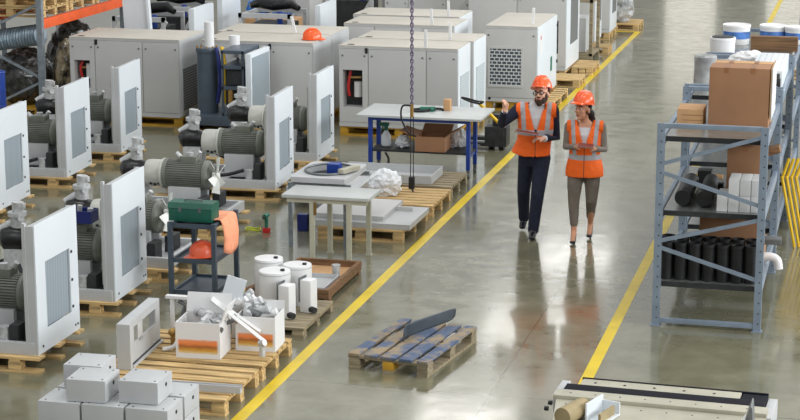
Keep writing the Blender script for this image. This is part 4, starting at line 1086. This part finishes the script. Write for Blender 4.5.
mb('black').box(-.07, .07, -.07, .07, 0, .13, .012).build('clamp_body', t)
mb('yellow').cyl((-.16, 0, .06), (-.07, 0, .06), .02, n=12).build('yellow_end', t); mb('cardlight').cyl((.07, 0, .06), (.18, 0, .06), .026, n=12).build('brass_end', t)
t = thing('connector_block', 'small black connector beside the pipes on the middle shelf', 'connector', (-1.40, 18.45, 1.111))
mb('black').box(-.03, .03, -.04, .04, 0, .1, .01).build('connector_body', t); mb('alu').cyl((.03, 0, .05), (.06, 0, .05), .02, n=12).build('pin', t)
# low shelf: standing black pipes
n = 0
for j in range(2):
    for i in range(7):
        x = -1.83+i*.133; y = 17.68+j*.17; hh = .36+.02*((i*3+j) % 3)
        q = mb('black').lathe([(.05, .0), (.062, 0), (.062, hh-.04), (.066, hh-.035), (.066, hh), (.052, hh), (.05, .02)], n=24)
        o = q.build('black_pipe', None, (x, y, .421))
        tag(o, f'standing black pipe, lowest shelf, {("front", "rear")[j]} row, {("nearest the left upright", "second from the left upright", "third from the left upright", "in the middle of its row", "third from the right upright", "second from the right upright", "nearest the right upright")[i]}', 'pipe', 'standing black pipes on the lowest shelf')
carton('brown_carton', 'brown carton behind the standing black pipes', -1.56, -1.0, 18.05, 18.5, .421, .97)
carton('small_carton', 'small brown carton at the right end of the lowest shelf', -1.1, -.965, 18.6, 18.9, .421, .62, key='card', tapes=False)
t = thing('pipe_elbow', 'pale grey plastic pipe elbow poking out of the rack side', 'elbow', (-.90, 18.45, .44))
mb('white').tube([(-.1, 0, .05), (-.0, 0, .06), (.07, 0, .03), (.09, 0, -.06)], .042, n=16).build('elbow_pipe', t)
tag(mb('steel').cyl((-1.05, 18.55, .64), (-.80, 18.55, .64), .045, n=18).build('steel_tube'), 'steel tube poking out of the right side of the rack', 'tube')
tag(mb('oldwood').box(-1.0, -.84, 18.3, 18.5, 1.54, 1.6, rot=(0, -.3, 0)).build('timber_block'), 'small wooden wedge stuck out at the right upright', 'wedge')
# second rack contents
def tub(label, x, y, z, r, h, lid='white', band=True):
    t = thing('white_tub', label, 'tub', (x, y, z), 0, 'white tubs and rolls on the rear racks')
    mb('white').lathe([(0, 0), (r*.92, 0), (r*.95, .01), (r, h-.03), (r*1.04, h-.028), (r*1.04, h-.01), (r, h), (r*.9, h-.008), (0, h-.008)], n=32).build('tub_body', t)
    if band: mb('labelblue').lathe([(r*.97, h*.3), (r*.985, h*.32), (r*1.0, h*.66), (r*.97, h*.68)], n=32).build('blue_label', t)
    if lid == 'dark': mb('dark').lathe([(0, h), (r*.85, h), (r*.85, h+.008), (0, h+.01)], n=28).build('dark_lid', t)
t = thing('wrapped_roll', 'tall film-wrapped pale roll on the second rack', 'roll', (-1.80, 20.85, 1.821))
mb('silverwrap').lathe([(0, 0), (.12, 0), (.125, .02), (.12, .2), (.125, .30), (.11, .32), (0, .31)], n=28).build('roll_wrap', t)
tub('white tub with a dark lid just beyond the wrapped roll', -1.78, 22.9, 1.821, .15, .26, 'dark', False)
tub('white tub with a broad blue label, left of the other tubs', -1.72, 24.3, 1.821, .17, .25)
tub('white tub with blue label behind the wooden board', -1.28, 24.6, 1.821, .17, .22)
tub('white tub with blue label at the right picture edge', -.98, 24.5, 1.821, .15, .22)
tag(mb('film').use('offwhite').blob((-1.42, 22.0, 1.93), (.22, .2, .11), .2, 5).build('wrapped_bundle'), 'white film-wrapped bundle between the dark-lidded tub and the board', 'bundle')
tag(mb('oldwood').box(-1.5, -.93, 23.7, 23.8, 1.821, 2.0, .006).build('wooden_board'), 'brown wooden board standing across the rear rack top', 'board')
t = thing('perforated_panel', 'white perforated sheet box on the rear rack top, right side', 'panel', (-1.13, 21.35, 1.821))
q = mb('panel').box(-.17, .17, -.72, .72, 0, .2, .005); q.build('sheet_box', t)
d = mb('dark')
for i in range(5):
    for j in range(14): d.cyl((-.13+i*.065, -.65+j*.1, .2), (-.13+i*.065, -.65+j*.1, .201), .007, n=6)
d.build('hole_pattern', t)
t = thing('belt_pulley', 'black pulley wheel on a grey motor beside the large carton', 'pulley', (-1.02, 20.3, 1.821))
mb('steel').box(-.12, .0, -.06, .06, 0, .16, .02).build('motor_body', t); mb('black').cyl((.0, 0, .12), (.05, 0, .12), .1, n=28).cyl((.05, 0, .12), (.06, 0, .12), .05, n=20).build('wheel', t)
for i, y in enumerate((22.0, 22.5, 23.0)):
    tag(mb('black').cyl((-.6, y, 0), (-.6, y, 1.75-.05*i), .16, n=24).lathe([(.162, .5), (.168, .52), (.162, .54)], (-.6, y, .5), 24).build('black_roll'), ('tall black roll standing right of the racks, nearest of its row', 'tall black roll standing right of the racks, middle of its row', 'tall black roll standing right of the racks, rearmost of its row')[i], 'roll', 'tall black rolls at the right picture edge')
make_pallet('wooden pallet lying on the floor beyond the rear rack', (-1.5, 34.2, 0), 1.7, 1.0, 0, group='bare pallets beyond the racks', h=.3, key='wood')
t = thing('blue_trolley', 'blue trolley on the dark floor at the far right corner', 'trolley', (-1.25, 40.2, 0))
mb('blue').box(-.3, .3, -.3, .3, .15, .6, .02).build('trolley_body', t)
for x in (-.22, .22):
    for y in (-.22, .22): mb('black').cyl((x-.02, y, .075), (x+.02, y, .075), .075, n=16).build('caster', t)
mb('steel').tube([(-.28, .28, .6), (-.28, .35, 1.0), (.28, .35, 1.0), (.28, .28, .6)], .018).build('handle', t)

# folded yellow barrier
t = thing('folding_barrier', 'folded yellow lattice barrier standing right of the rack', 'barrier', (-.66, 21.0, 0), .05)
for k in range(8):
    x = k*.05-.10
    mb('yellow').loft([(x, k*.01, .0), (x-.17, k*.01, .80)], [(.017, .008)]*2, n=4, ref=(1, 0, 0)).build('lattice_bar', t)
    mb('yellow').loft([(x-.17, k*.01+.02, .76), (x-.10, k*.01+.02, 1.0)], [(.017, .008)]*2, n=4, ref=(1, 0, 0)).build('lattice_bar', t)

# ------------------------------------------------------------------ machine part at the lower right
t = thing('conveyor_section', 'cream machine section with black slot along its far edge', 'machine', (-1.43, 13.74, 0), -.045)
mb('cream').prism([(-.80, .02), (-.62, -1.1), (.80, -1.1), (.80, .02)], .40, .47).build('lower_deck', t)
mb('cream').box(-.80, .80, -.14, .02, .47, .5, .006).build('step_deck', t)
mb('deepnavy').box(-.76, .76, .021, .20, .40, .49, .004).build('slot_bar', t); mb('deepnavy').box(.57, .76, .201, .40, .40, .47, .004).build('slot_end', t)
r = mb('cream').box(-.67, .56, .205, .40, .42, .475, .005).build('back_rail', t)
for i in range(5):
    x = -.56+i*.23; mb('black').cyl((x, .31, .475), (x, .31, .478), .012, n=12).build('rail_screw', r)
mb('deepnavy').box(-.68, .76, .401, .42, .40, .480).build('back_strip', t)
for x in (-.8, .8):
    mb('grey').box(x-.035, x+.035, -.1 if x > 0 else .03, .38, .3, .455, .01).build('end_block', t)
for i in range(8):
    for y, z in ((-.06, .5), (-.24, .47)):
        x = -.68+i*.19; mb('dark').cyl((x, y, z), (x, y, z+.002), .007, n=8).build('screw', t)
for y in (-.3, -.16): mb('black').cyl((-.83, y, .44), (-.80, y, .44), .018, n=12).build('side_knob', t)
for x in (-.58, .74):
    for y in (-1.05, .1): mb('grey').box(x-.03, x+.03, y-.03, y+.03, 0, .42).build('leg', t)
tag(mb('tanroll').cyl((-2.06, 13.0, .475+.07), (-1.95, 13.28, .475+.07), .068, n=24).build('tan_roll'), 'tan roll lying on the cream machine section', 'roll')
t = thing('white_bracket', 'white angled bracket standing on the cream machine section', 'bracket', (-1.80, 13.24, .475), -.3)
mb('panel').box(-.075, .075, -.14, .14, .0, .012).box(-.075, -.063, -.14, .14, .012, .14).box(-.063, .075, .128, .14, .012, .10).build('bracket_sheet', t)
mb('tanroll').box(.03, .05, -.14, .1, .012, .08).build('wood_strip', t)
t = thing('grey_fin', 'pointed grey metal fin on the right of the cream machine section', 'fin', (-.76, 13.35, .475))
mb('steel').prism([(-.035, 0), (.05, 0), (.035, .17), (.025, .18)], -.12, .1, 'Y').build('fin_blade', t); mb('white').prism([(-.06, 0), (-.035, 0), (.01, .1)], -.12, .08, 'Y').build('white_face', t)
# ------------------------------------------------------------------ people
def fuse(q, name, voxel=.012, smooth=4):
    """lofts fused into one continuous skin"""
    me = q.mesh(name+'_raw'); o = bpy.data.objects.new(name+'_raw', me); COL.objects.link(o)
    md = o.modifiers.new('r', 'REMESH'); md.mode = 'VOXEL'; md.voxel_size = voxel
    if smooth:
        sm = o.modifiers.new('s', 'SMOOTH'); sm.iterations = smooth; sm.factor = .5
    dg = bpy.context.evaluated_depsgraph_get(); ev = o.evaluated_get(dg)
    out = bpy.data.meshes.new_from_object(ev); out.name = name
    bpy.data.objects.remove(o); bpy.data.meshes.remove(me)
    return out
def keep(me, fn):
    """drop the faces whose centre fails fn"""
    bm = bmesh.new(); bm.from_mesh(me)
    bmesh.ops.delete(bm, geom=[f for f in bm.faces if not fn(f.calc_center_median())], context='FACES')
    bm.to_mesh(me); bm.free(); return me
def put(me, name, parent, key, thick=0.):
    me.materials.clear(); me.materials.append(key if not isinstance(key, str) else M[key])
    me.polygons.foreach_set('use_smooth', [True]*len(me.polygons))
    o = bpy.data.objects.new(name, me); COL.objects.link(o); o.parent = parent
    if thick: md = o.modifiers.new('thick', 'SOLIDIFY'); md.thickness = thick; md.offset = 1
    return o
def limb(q, pts, rad, n=14):
    """a rounded, tapering limb"""
    P = [Vector(p) for p in pts]
    a = (P[0]-P[1]).normalized(); b = (P[-1]-P[-2]).normalized()
    r0 = rad[0] if not isinstance(rad[0], tuple) else min(rad[0]); r1 = rad[-1] if not isinstance(rad[-1], tuple) else min(rad[-1])
    def sc(r, k): return (r[0]*k, r[1]*k) if isinstance(r, tuple) else r*k
    return q.loft([P[0]+a*r0*.75]+[P[0]+a*r0*.4]+P+[P[-1]+b*r1*.4, P[-1]+b*r1*.75], [sc(rad[0], .5), sc(rad[0], .87)]+list(rad)+[sc(rad[-1], .87), sc(rad[-1], .5)], n=n)

def head(q, c, tilt, s=1.):
    """head shape: skull, jaw, nose, ears, neck stump; faces -y before TILT"""
    R = Euler(tilt).to_matrix(); c = Vector(c)
    w = MB().use('skin')
    w.sphere((0, .01, .055), (.077*s, .096*s, .10*s), 20)
    w.sphere((0, -.028, -.03), (.058*s, .062*s, .078*s), 18)
    w.sphere((0, -.055, -.085), (.028*s, .03*s, .024*s), 12)
    w.loft([(0, -.082*s, .03), (0, -.104*s, -.012), (0, -.086*s, -.022)], [.009, .015, .008], n=10)
    for x in (-1, 1):
        w.sphere((x*.078*s, .012, .0), (.012, .022, .032), 10)
        w.sphere((x*.036*s, -.06*s, -.012), (.024, .024, .02), 10)
    w.loft([(-.035*s, -.083*s, .047), (0, -.091*s, .045), (.035*s, -.083*s, .047)], [.010, .010, .010], n=8)
    bmesh.ops.recalc_face_normals(w.bm, faces=w.bm.faces)
    for v in w.bm.verts: v.co = c+R @ v.co
    me = bpy.data.meshes.new('tmp'); w.bm.to_mesh(me); w.bm.free(); q.bm.from_mesh(me); bpy.data.meshes.remove(me)
    return R

def hand(q, w, d, up, curl=.5, side=1, thumb_up=False, s=1., spread=.018):
    """palm from the wrist w along d; fingers curl towards -up; thumb leaves the palm's side"""
    w, d, up = Vector(w), Vector(d).normalized(), Vector(up)
    up = (up-d*up.dot(d)).normalized(); sd = d.cross(up).normalized()*side
    limb(q, [w-d*.01, w+d*.045*s, w+d*.085*s], [(.026*s, .017*s), (.036*s, .016*s), (.038*s, .014*s)], 12)
    lens = (.066, .074, .069, .054)
    for i in range(4):
        o = (i-1.5)*spread*s
        b = w+d*.075*s+sd*o; L = lens[i]*s
        a1, a2, a3 = curl*.6, curl*1.3, curl*2.1
        p = [b-d*.02]; cur = b; p.append(cur)
        for k, (a, f) in enumerate(((a1, .45), (a2, .32), (a3, .23))):
            cur = cur+(d*math.cos(a)-up*math.sin(a))*L*f*1.05; p.append(cur)
        q.loft(p, [.0095*s, .0095*s, .009*s, .0082*s, .006*s], n=8)
    tb = w+d*.025*s+sd*-.028*s
    td = (d*.55-sd*.75-up*.25).normalized() if not thumb_up else (d*.25-sd*1.0).normalized()
    q.loft([tb-td*.01, tb+td*.03*s, tb+(td*.03+(td*.8+d*.4).normalized()*.032)*s], [.014*s, .0115*s, .008*s], n=8)

def worn_helmet(par, c, tilt, key='helmet', s=1.):
    h = bpy.data.objects.new('safety_helmet', None); COL.objects.link(h); h.parent = par
    # one level of parts only: shell holds the rest
    bpy.data.objects.remove(h)
    tmp = bpy.data.objects.new('tmp', None); COL.objects.link(tmp)
    sh = helmet_parts(tmp, key, s)
    sh.name = 'safety_helmet'; sh.parent = par; sh.location = c; sh.rotation_euler = tilt
    for k in kids(tmp):
        k.parent = sh
    bpy.data.objects.remove(tmp)
    return sh

def face_bits(par, c, R, beard=None, glasses=False, s=1., lipkey='lip'):
    c = Vector(c)
    def P(x, y, z): return c+R @ Vector((x, y, z))
    for x in (-.032, .032):
        ey = mb('white').sphere(P(x*s, -.077*s, .018), .0105, 10).build('eye', par)
        mb('hair').sphere(P(x*s, -.084*s, .018), .0066, 8).build('iris', ey)
    b = mb('hair' if not beard else beard)
    for x in (-1, 1): b.loft([P(x*.015*s, -.095*s, .046), P(x*.035*s, -.092*s, .05), P(x*.055*s, -.075*s, .042)], [.004, .0055, .003], n=6)
    b.build('eyebrows', par)
    m = mb(lipkey).loft([P(-.024*s, -.086*s, -.05), P(0, -.096*s, -.048), P(.024*s, -.086*s, -.05)], [.004, .0075, .004], n=8)
    m.build('mouth', par)
    if glasses:
        g = mb('lens')
        for x in (-.036, .036):
            g.loft([P(x+.028*math.cos(a), -.098+.006*abs(math.cos(a))*(1), .018+.02*math.sin(a)) for a in [2*PI*k/16 for k in range(16)]], [.0045]*16, n=6, closed=True, ref=R @ Vector((0, 1, 0)))
            g.loft([P(math.copysign(.064, x), -.09, .022), P(math.copysign(.078, x), .02, .02)], [.0035, .003], n=6)
        g.loft([P(-.01, -.1, .022), P(.01, -.1, .022)], [.004, .004], n=6)
        gl = g.build('glasses', par)
    return P

# ---- man
def man():
    base = Vector((-3.68, 20.93, 0))
    t = thing('person', 'bearded man in navy suit, orange vest and helmet, gesturing with raised hand while walking', 'person', base, .12)
    HC = (.06, -.045, 1.615); HT = (-.20, -.14, -.36)
    hipR, kneeR, ankR = (-.10, .02, .90), (-.135, .06, .49), (-.14, .27, .125)
    hipL, kneeL, ankL = (.075, 0, .90), (.035, -.16, .485), (-.005, -.19, .085)
    shR, elR, wrR = (-.185, .0, 1.45), (-.385, -.13, 1.30), (-.335, -.30, 1.475)
    shL, elL, wrL = (.185, .0, 1.445), (.215, .05, 1.11), (.095, -.185, 1.145)
    torso = [((-.01, 0, .86), (.155, .105)), ((-.01, 0, .95), (.165, .115)), ((-.01, 0, 1.06), (.155, .108)), ((-.005, -.005, 1.22), (.175, .118)), ((0, -.005, 1.36), (.19, .115)), ((0, 0, 1.445), (.165, .09)), ((.01, .0, 1.49), (.10, .07)), ((.02, -.01, 1.54), (.056, .058))]
    def torso_loft(q, g=0., lo=0, hi=8):
        q.loft([p for p, r in torso[lo:hi]], [(r[0]+g, r[1]+g) for p, r in torso[lo:hi]], n=28, ref=(1, 0, 0))
    q = MB().use('skin')
    R = head(q, HC, HT)
    limb(q, [(.01, .0, 1.46), (.03, -.012, 1.53), (.045, -.02, 1.58)], [.062, .056, .054])
    torso_loft(q, -.012)
    for a, b, c, r in ((hipR, kneeR, ankR, (.085, .055, .04)), (hipL, kneeL, ankL, (.085, .055, .04))): limb(q, [a, b, c], r)
    for a, b, c in ((shR, elR, wrR), (shL, elL, wrL)): limb(q, [a, b, c], (.05, .038, .027))
    hand(q, wrR, (.10, -.10, .9), (.9, -.35, .0), .9, side=-1, thumb_up=True, spread=.017)
    hand(q, wrL, (-.9, -.35, .08), (0, -.2, .9), .75, side=1)
    body = put(fuse(q, 'body', .0075, 2), 'body', t, 'skin')
    # trousers and shoes
    q = MB().use('navy')
    limb(q, [hipR, kneeR, (ankR[0], ankR[1]-.01, ankR[2]+.0)], [.1, .075, .062]); limb(q, [hipL, kneeL, (ankL[0], ankL[1], ankL[2]+.0)], [.1, .076, .064])
    q.loft([(-.01, 0, .80), (-.01, 0, .88), (-.01, 0, .98)], [(.15, .1), (.172, .118), (.17, .12)], n=24, ref=(1, 0, 0))
    put(fuse(q, 'trousers', .011, 4), 'trousers', t, 'navy')
    for a, toe, nm in ((ankR, (-.15, .17, .035), 'shoe'), (ankL, (-.01, -.36, .035), 'shoe')):
        q = MB().use('shoe'); a = Vector(a); toe = Vector(toe)
        heel = a+Vector((0, .045, -.05)) if nm and a.y < 0 else a+Vector((0, .06, .0))
        limb(q, [heel, (a+toe)/2+Vector((0, .02, -.0)), toe], [(.036, .036), (.044, .034), (.04, .024)])
        limb(q, [a+Vector((0, 0, .01)), (a*.7+toe*.3)], [.042, .04])
        me = fuse(q, 'shoe', .008, 3); put(me, 'shoe', t, 'shoe')
    # jacket with both sleeves
    q = MB().use('navy')
    torso_loft(q, .004, 0, 7)
    limb(q, [shR, elR, (wrR[0]-.006, wrR[1]+.015, wrR[2]-.03)], [.074, .058, .044]); limb(q, [shL, elL, (wrL[0]+.03, wrL[1]+.05, wrL[2]-.0)], [.074, .06, .046])
    jk = fuse(q, 'jacket', .010, 3)
    jk = keep(jk, lambda c: not (c.z > 1.24 and c.y < .02 and abs(c.x-.005) < .02+.30*(c.z-1.24)))
    put(jk, 'suit_jacket', t, 'navy')
    # shirt
    q = MB().use('shirt'); torso_loft(q, -.004, 0, 8)
    sh = fuse(q, 'shirt', .009, 2); sh = keep(sh, lambda c: c.y < .05 and 1.14 < c.z < 1.54 and abs(c.x) < .13)
    s_ = put(sh, 'shirt', t, 'shirt')
    col = mb('shirt').loft([(.028+.064*math.cos(a), -.012+.064*math.sin(a), 1.53+.02*math.sin(a)) for a in [-PI/2+.35+(2*PI-.7)*k/20 for k in range(21)]], [(.008, .024)]*21, n=8, ref=(1, 0, 0)); col.build('collar', s_)
    for w, d in ((wrR, Vector(wrR)-Vector(elR)), (wrL, Vector(wrL)-Vector(elL))):
        d = d.normalized(); w = Vector(w); mb('shirt').loft([w-d*.045, w-d*.005], [.037, .036], n=16).build('cuff', s_)
    # vest
    q = MB().use('navy')
    q.loft([(-.055, -.0, .915), (-.04, -.0, .99), (-.02, 0, 1.08), (-.005, -.005, 1.22), (0, -.005, 1.36), (0, 0, 1.445), (.01, .0, 1.485), (.015, 0, 1.515)], [(.225, .165), (.205, .148), (.19, .136), (.2, .137), (.208, .133), (.185, .107), (.135, .088), (.09, .07)], n=36, ref=(1, 0, 0))
    limb(q, [(-.14, 0, 1.445), (-.2, -.01, 1.43)], [.088, .084]); limb(q, [(.14, 0, 1.445), (.2, -.0, 1.43)], [.088, .084])
    v = fuse(q, 'vest', .010, 3)
    def vest_ok(c):
        if c.z < .935 and c.z < .93: return False
        if c.y < .0 and c.z > 1.18 and abs(c.x-.003) < .28*(c.z-1.18): return False
        if c.z > 1.46 and abs(c.x-.01) < .095: return False
        if abs(c.x) > .222 and c.z > 1.2: return False
        return True
    v = keep(v, vest_ok); M['vest_man'] = mat_vest('orange_vest_cloth_man', 1.165, 1.23, 1.26, .105, .158)
    put(v, 'safety_vest', t, M['vest_man'], .004)
    # head details
    P = face_bits(t, HC, R, 'beard', True)
    q = MB().use('beard')
    for x, y, z, r in ((0, -.066, -.085, (.045, .034, .034)), (-.042, -.042, -.062, (.022, .04, .042)), (.042, -.042, -.062, (.022, .04, .042)), (-.062, -.012, -.028, (.014, .026, .045)), (.062, -.012, -.028, (.014, .026, .045)), (0, -.088, -.03, (.032, .012, .008)), (0, -.075, -.105, (.036, .026, .025))):
        w = MB().use('beard'); w.sphere((x, y, z), r, 12)
        for v_ in w.bm.verts: v_.co = Vector(HC)+R @ v_.co
        me = bpy.data.meshes.new('x'); w.bm.to_mesh(me); w.bm.free(); q.bm.from_mesh(me); bpy.data.meshes.remove(me)
    put(fuse(q, 'beard', .006, 2), 'beard', t, 'beard')
    w = mb('beard'); w.sphere((0, .03, .045), (.083, .083, .075), 16)
    for v_ in w.bm.verts: v_.co = Vector(HC)+R @ v_.co
    w.build('hair', t)
    worn_helmet(t, P(0, .012, .085), (HT[0]-.12, HT[1], HT[2]), 'helmet', 1.0)
    k = thing('folder', 'maroon covered folder held flat in the bearded man\'s left hand', 'folder', base+Vector((-.06, -.255, 1.215)), .2)
    mb('cover').box(-.13, .13, -.08, .08, .012, .018, .002).build('cover', k); mb('offwhite').box(-.125, .125, -.074, .075, .004, .012).build('pages', k); mb('cover').box(-.13, .13, -.08, .08, 0, .004).build('back_cover', k)
    k.rotation_euler = (-.08, .14, .15)
man()

def woman():
    base = Vector((-3.10, 20.80, 0))
    t = thing('person', 'woman in grey jacket, orange vest and helmet, holding a tablet with both hands', 'person', base, .10)
    HC = (-.03, -.03, 1.435); HT = (-.08, -.02, -.62)
    hipR, kneeR, ankR = (-.085, 0, .80), (-.105, -.08, .44), (-.095, -.12, .105)
    hipL, kneeL, ankL = (.085, 0, .80), (.085, -.03, .45), (.07, .17, .14)
    shR, elR, wrR = (-.165, .0, 1.255), (-.195, .0, 1.02), (-.08, -.19, 1.06)
    shL, elL, wrL = (.165, .0, 1.255), (.20, .0, 1.0), (.115, -.20, 1.045)
    torso = [((0, 0, .74), (.15, .11)), ((0, 0, .83), (.168, .118)), ((0, 0, .97), (.125, .095)), ((0, -.01, 1.09), (.145, .115)), ((0, -.01, 1.17), (.155, .112)), ((0, 0, 1.25), (.15, .08)), ((-.005, .0, 1.30), (.08, .058)), ((-.01, -.005, 1.345), (.044, .046))]
    def torso_loft(q, g=0., lo=0, hi=8):
        q.loft([p for p, r in torso[lo:hi]], [(r[0]+g, r[1]+g) for p, r in torso[lo:hi]], n=28, ref=(1, 0, 0))
    t.scale = (1.03, 1.03, 1.035)
    q = MB().use('skin2')
    R = head(q, HC, HT, .94)
    limb(q, [(0, .0, 1.28), (-.01, -.005, 1.34), (-.02, -.01, 1.40)], [.05, .044, .045])
    torso_loft(q, -.01)
    for a, b, c in ((hipR, kneeR, ankR), (hipL, kneeL, ankL)): limb(q, [a, b, c], (.085, .05, .03))
    for a, b, c in ((shR, elR, wrR), (shL, elL, wrL)): limb(q, [a, b, c], (.042, .033, .023))
    hand(q, wrR, (.75, -.45, .45), (-.2, -.5, .8), .8, side=-1, s=.9)
    hand(q, wrL, (-.75, -.4, .5), (.2, -.5, .8), .8, side=1, s=.9)
    for a, toe in ((ankR, (-.10, -.235, .03)), (ankL, (.065, .055, .035))):
        a = Vector(a); toe = Vector(toe); limb(q, [a, a+(toe-a)*.5+Vector((0, 0, .012)), toe], [.03, .03, .026])
    put(fuse(q, 'body', .0075, 2), 'body', t, 'skin2')
    q = MB().use('trousers')
    limb(q, [hipR, (-.1, -.05, .62), kneeR, (ankR[0], ankR[1]+.01, ankR[2]+.09)], [.098, .083, .064, .046]); limb(q, [hipL, (.088, -.02, .62), kneeL, (ankL[0], ankL[1]-.03, ankL[2]+.09)], [.098, .083, .064, .046])
    q.loft([(0, 0, .72), (0, 0, .82), (0, 0, .95)], [(.15, .105), (.172, .122), (.135, .103)], n=24, ref=(1, 0, 0))
    put(fuse(q, 'trousers', .010, 3), 'trousers', t, 'trousers')
    for a, toe in ((ankR, (-.10, -.27, .022)), (ankL, (.065, .02, .03))):
        a, toe = Vector(a), Vector(toe); heel = Vector((a.x, a.y+.045, a.z-.035))
        q = MB().use('shoe')
        limb(q, [heel, (heel*.5+toe*.5)+Vector((0, 0, -.012)), toe], [(.03, .022), (.032, .016), (.034, .014)])
        q.loft([heel+Vector((0, .01, 0)), Vector((heel.x, heel.y+.012, max(.004, toe.z-.02)))], [.015, .009], n=10)
        put(fuse(q, 'heeled_shoe', .0065, 2), 'heeled_shoe', t, 'shoe')
    q = MB().use('grit'); torso_loft(q, .006, 0, 7)
    limb(q, [shR, elR, (wrR[0]-.02, wrR[1]+.03, wrR[2])], [.063, .05, .037]); limb(q, [shL, elL, (wrL[0]+.02, wrL[1]+.03, wrL[2])], [.063, .05, .037])
    jk = fuse(q, 'jacket', .010, 3)
    jk = keep(jk, lambda c: not (c.z > 1.06 and c.y < .0 and abs(c.x) < .02+.36*(c.z-1.06)))
    put(jk, 'jacket', t, 'grit')
    q = MB().use('shirt'); torso_loft(q, .000, 0, 8)
    sh = keep(fuse(q, 'shirt', .009, 2), lambda c: c.y < .03 and 1.0 < c.z < 1.255 and abs(c.x) < .10)
    put(sh, 'shirt', t, 'shirt')
    q = MB().use('navy')
    q.loft([(.0, -.0, .705), (.0, -.0, .8), (0, 0, .95), (0, -.01, 1.09), (0, -.01, 1.17), (0, 0, 1.25), (-.0, .0, 1.285), (-.0, 0, 1.31)], [(.205, .152), (.2, .148), (.165, .13), (.172, .142), (.18, .136), (.168, .1), (.115, .08), (.07, .06)], n=36, ref=(1, 0, 0))
    limb(q, [(-.12, 0, 1.255), (-.175, 0, 1.245)], [.076, .072]); limb(q, [(.12, 0, 1.255), (.175, 0, 1.245)], [.076, .072])
    v = fuse(q, 'vest', .010, 3)
    def ok(c):
        if c.z < .72: return False
        if c.y < 0 and c.z > 1.03 and abs(c.x) < .30*(c.z-1.03): return False
        if c.z > 1.268 and abs(c.x) < .08: return False
        if abs(c.x) > .195 and c.z > 1.05: return False
        return True
    v = keep(v, ok); M['vest_woman'] = mat_vest('orange_vest_cloth_woman', .905, .96, 1.03, .088, .132)
    put(v, 'safety_vest', t, M['vest_woman'], .004)
    P = face_bits(t, HC, R, None, False, .94)
    q = MB().use('hair')
    for x, y, z, r in ((0, .035, .045, (.083, .075, .08)), (0, .085, -.02, (.05, .045, .05)), (.01, .13, -.05, (.045, .045, .06)), (.02, .155, -.13, (.036, .04, .07)), (.062, .03, -.0, (.018, .035, .05)), (-.066, .035, .0, (.016, .03, .045))):
        w = MB().use('hair'); w.sphere((x, y, z), r, 12)
        for v_ in w.bm.verts: v_.co = Vector(HC)+R @ v_.co
        me = bpy.data.meshes.new('x'); w.bm.to_mesh(me); w.bm.free(); q.bm.from_mesh(me); bpy.data.meshes.remove(me)
    put(fuse(q, 'hair', .007, 2), 'hair', t, 'hair')
    worn_helmet(t, P(0, .01, .078), (HT[0]-.1, HT[1], HT[2]), 'helmet', .97)
    k = thing('tablet_computer', 'tablet in a brownish case held by the woman in the orange vest', 'tablet', base+Vector((.055, -.31, 1.13)), .12)
    mb('tablet').box(-.09, .09, -.065, .065, 0, .014, .003).build('case', k); mb('cover').box(-.08, .08, -.055, .055, .014, .016).build('screen', k)
    k.rotation_euler = (.15, .06, .1)
woman()
WORLD, ROOF, SIDE, GABLE, EXPO = .72, 130, 3800, .55, 0.52
# ------------------------------------------------------------------ camera and light
cam = bpy.data.cameras.new('camera'); co = bpy.data.objects.new('camera', cam); COL.objects.link(co)
cam.sensor_width = 36; cam.lens = 1900/800*36; cam.clip_end = 300
co.location = (0, 0, 5.0); co.rotation_euler = (PI/2-.21905900, 0, .24660780)
S.camera = co

w = bpy.data.worlds.new('hall_light'); S.world = w; w.use_nodes = True
n, l = w.node_tree.nodes, w.node_tree.links; bg = n['Background']
tc = n.new('ShaderNodeTexCoord'); sp = n.new('ShaderNodeSeparateXYZ'); l.new(tc.outputs['Generated'], sp.inputs[0])
cr = n.new('ShaderNodeValToRGB'); mr = n.new('ShaderNodeMapRange'); mr.inputs[1].default_value = -1; mr.inputs[2].default_value = 1
l.new(sp.outputs['Z'], mr.inputs[0]); l.new(mr.outputs[0], cr.inputs['Fac'])
cr.color_ramp.elements[0].position = .48; cr.color_ramp.elements[0].color = (.25, .25, .24, 1)
cr.color_ramp.elements[1].position = .72; cr.color_ramp.elements[1].color = (.62, .64, .66, 1)
l.new(cr.outputs['Color'], bg.inputs['Color']); bg.inputs['Strength'].default_value = WORLD

def area(name, loc, rot, sx, sy, power, col=(1, 1, 1)):
    d = bpy.data.lights.new(name, 'AREA'); d.shape = 'RECTANGLE'; d.size = sx; d.size_y = sy; d.energy = power; d.color = col
    o = bpy.data.objects.new(name, d); COL.objects.link(o); o.location = loc; o.rotation_euler = rot; return o
# rows of roof lights over the hall, a window band along the right side and one in the far gable
for i in range(7):
    area('roof_light', (.5, 8+i*9, 10.5), (0, .2, 0), 1.3, 1.6, ROOF, (1, .97, .9))
    area('roof_light', (-9.5, 8+i*9, 10.5), (0, 0, 0), 2.5, 3, ROOF*.8, (1, .98, .94))
area('side_window', (14, 22, 6.5), (0, PI/2-.15, 0), 5, 40, SIDE, (.95, .98, 1))
# far gable wall with daylit windows, seen only in the floor's sheen
structure(mb('cabinet').box(-40, 25, 100, 100.3, 0, 14).build('wall_back'))
m, n_, l_, b_ = nt_new('daylit_glass')
b_.inputs['Base Color'].default_value = (.8, .82, .82, 1); b_.inputs['Emission Color'].default_value = (1, .95, .82, 1); b_.inputs['Emission Strength'].default_value = GABLE
M['daylight'] = m
for i in range(6):
    structure(mb('daylight').box(-16+i*5.2, -13.4+i*5.2, 99.9, 99.99, 3, 11).build('window_%d' % (i+1)))
vs = S.view_settings; vs.view_transform = 'Standard'; vs.look = 'None'; vs.gamma = 1; vs.use_curve_mapping = False; vs.exposure = EXPO
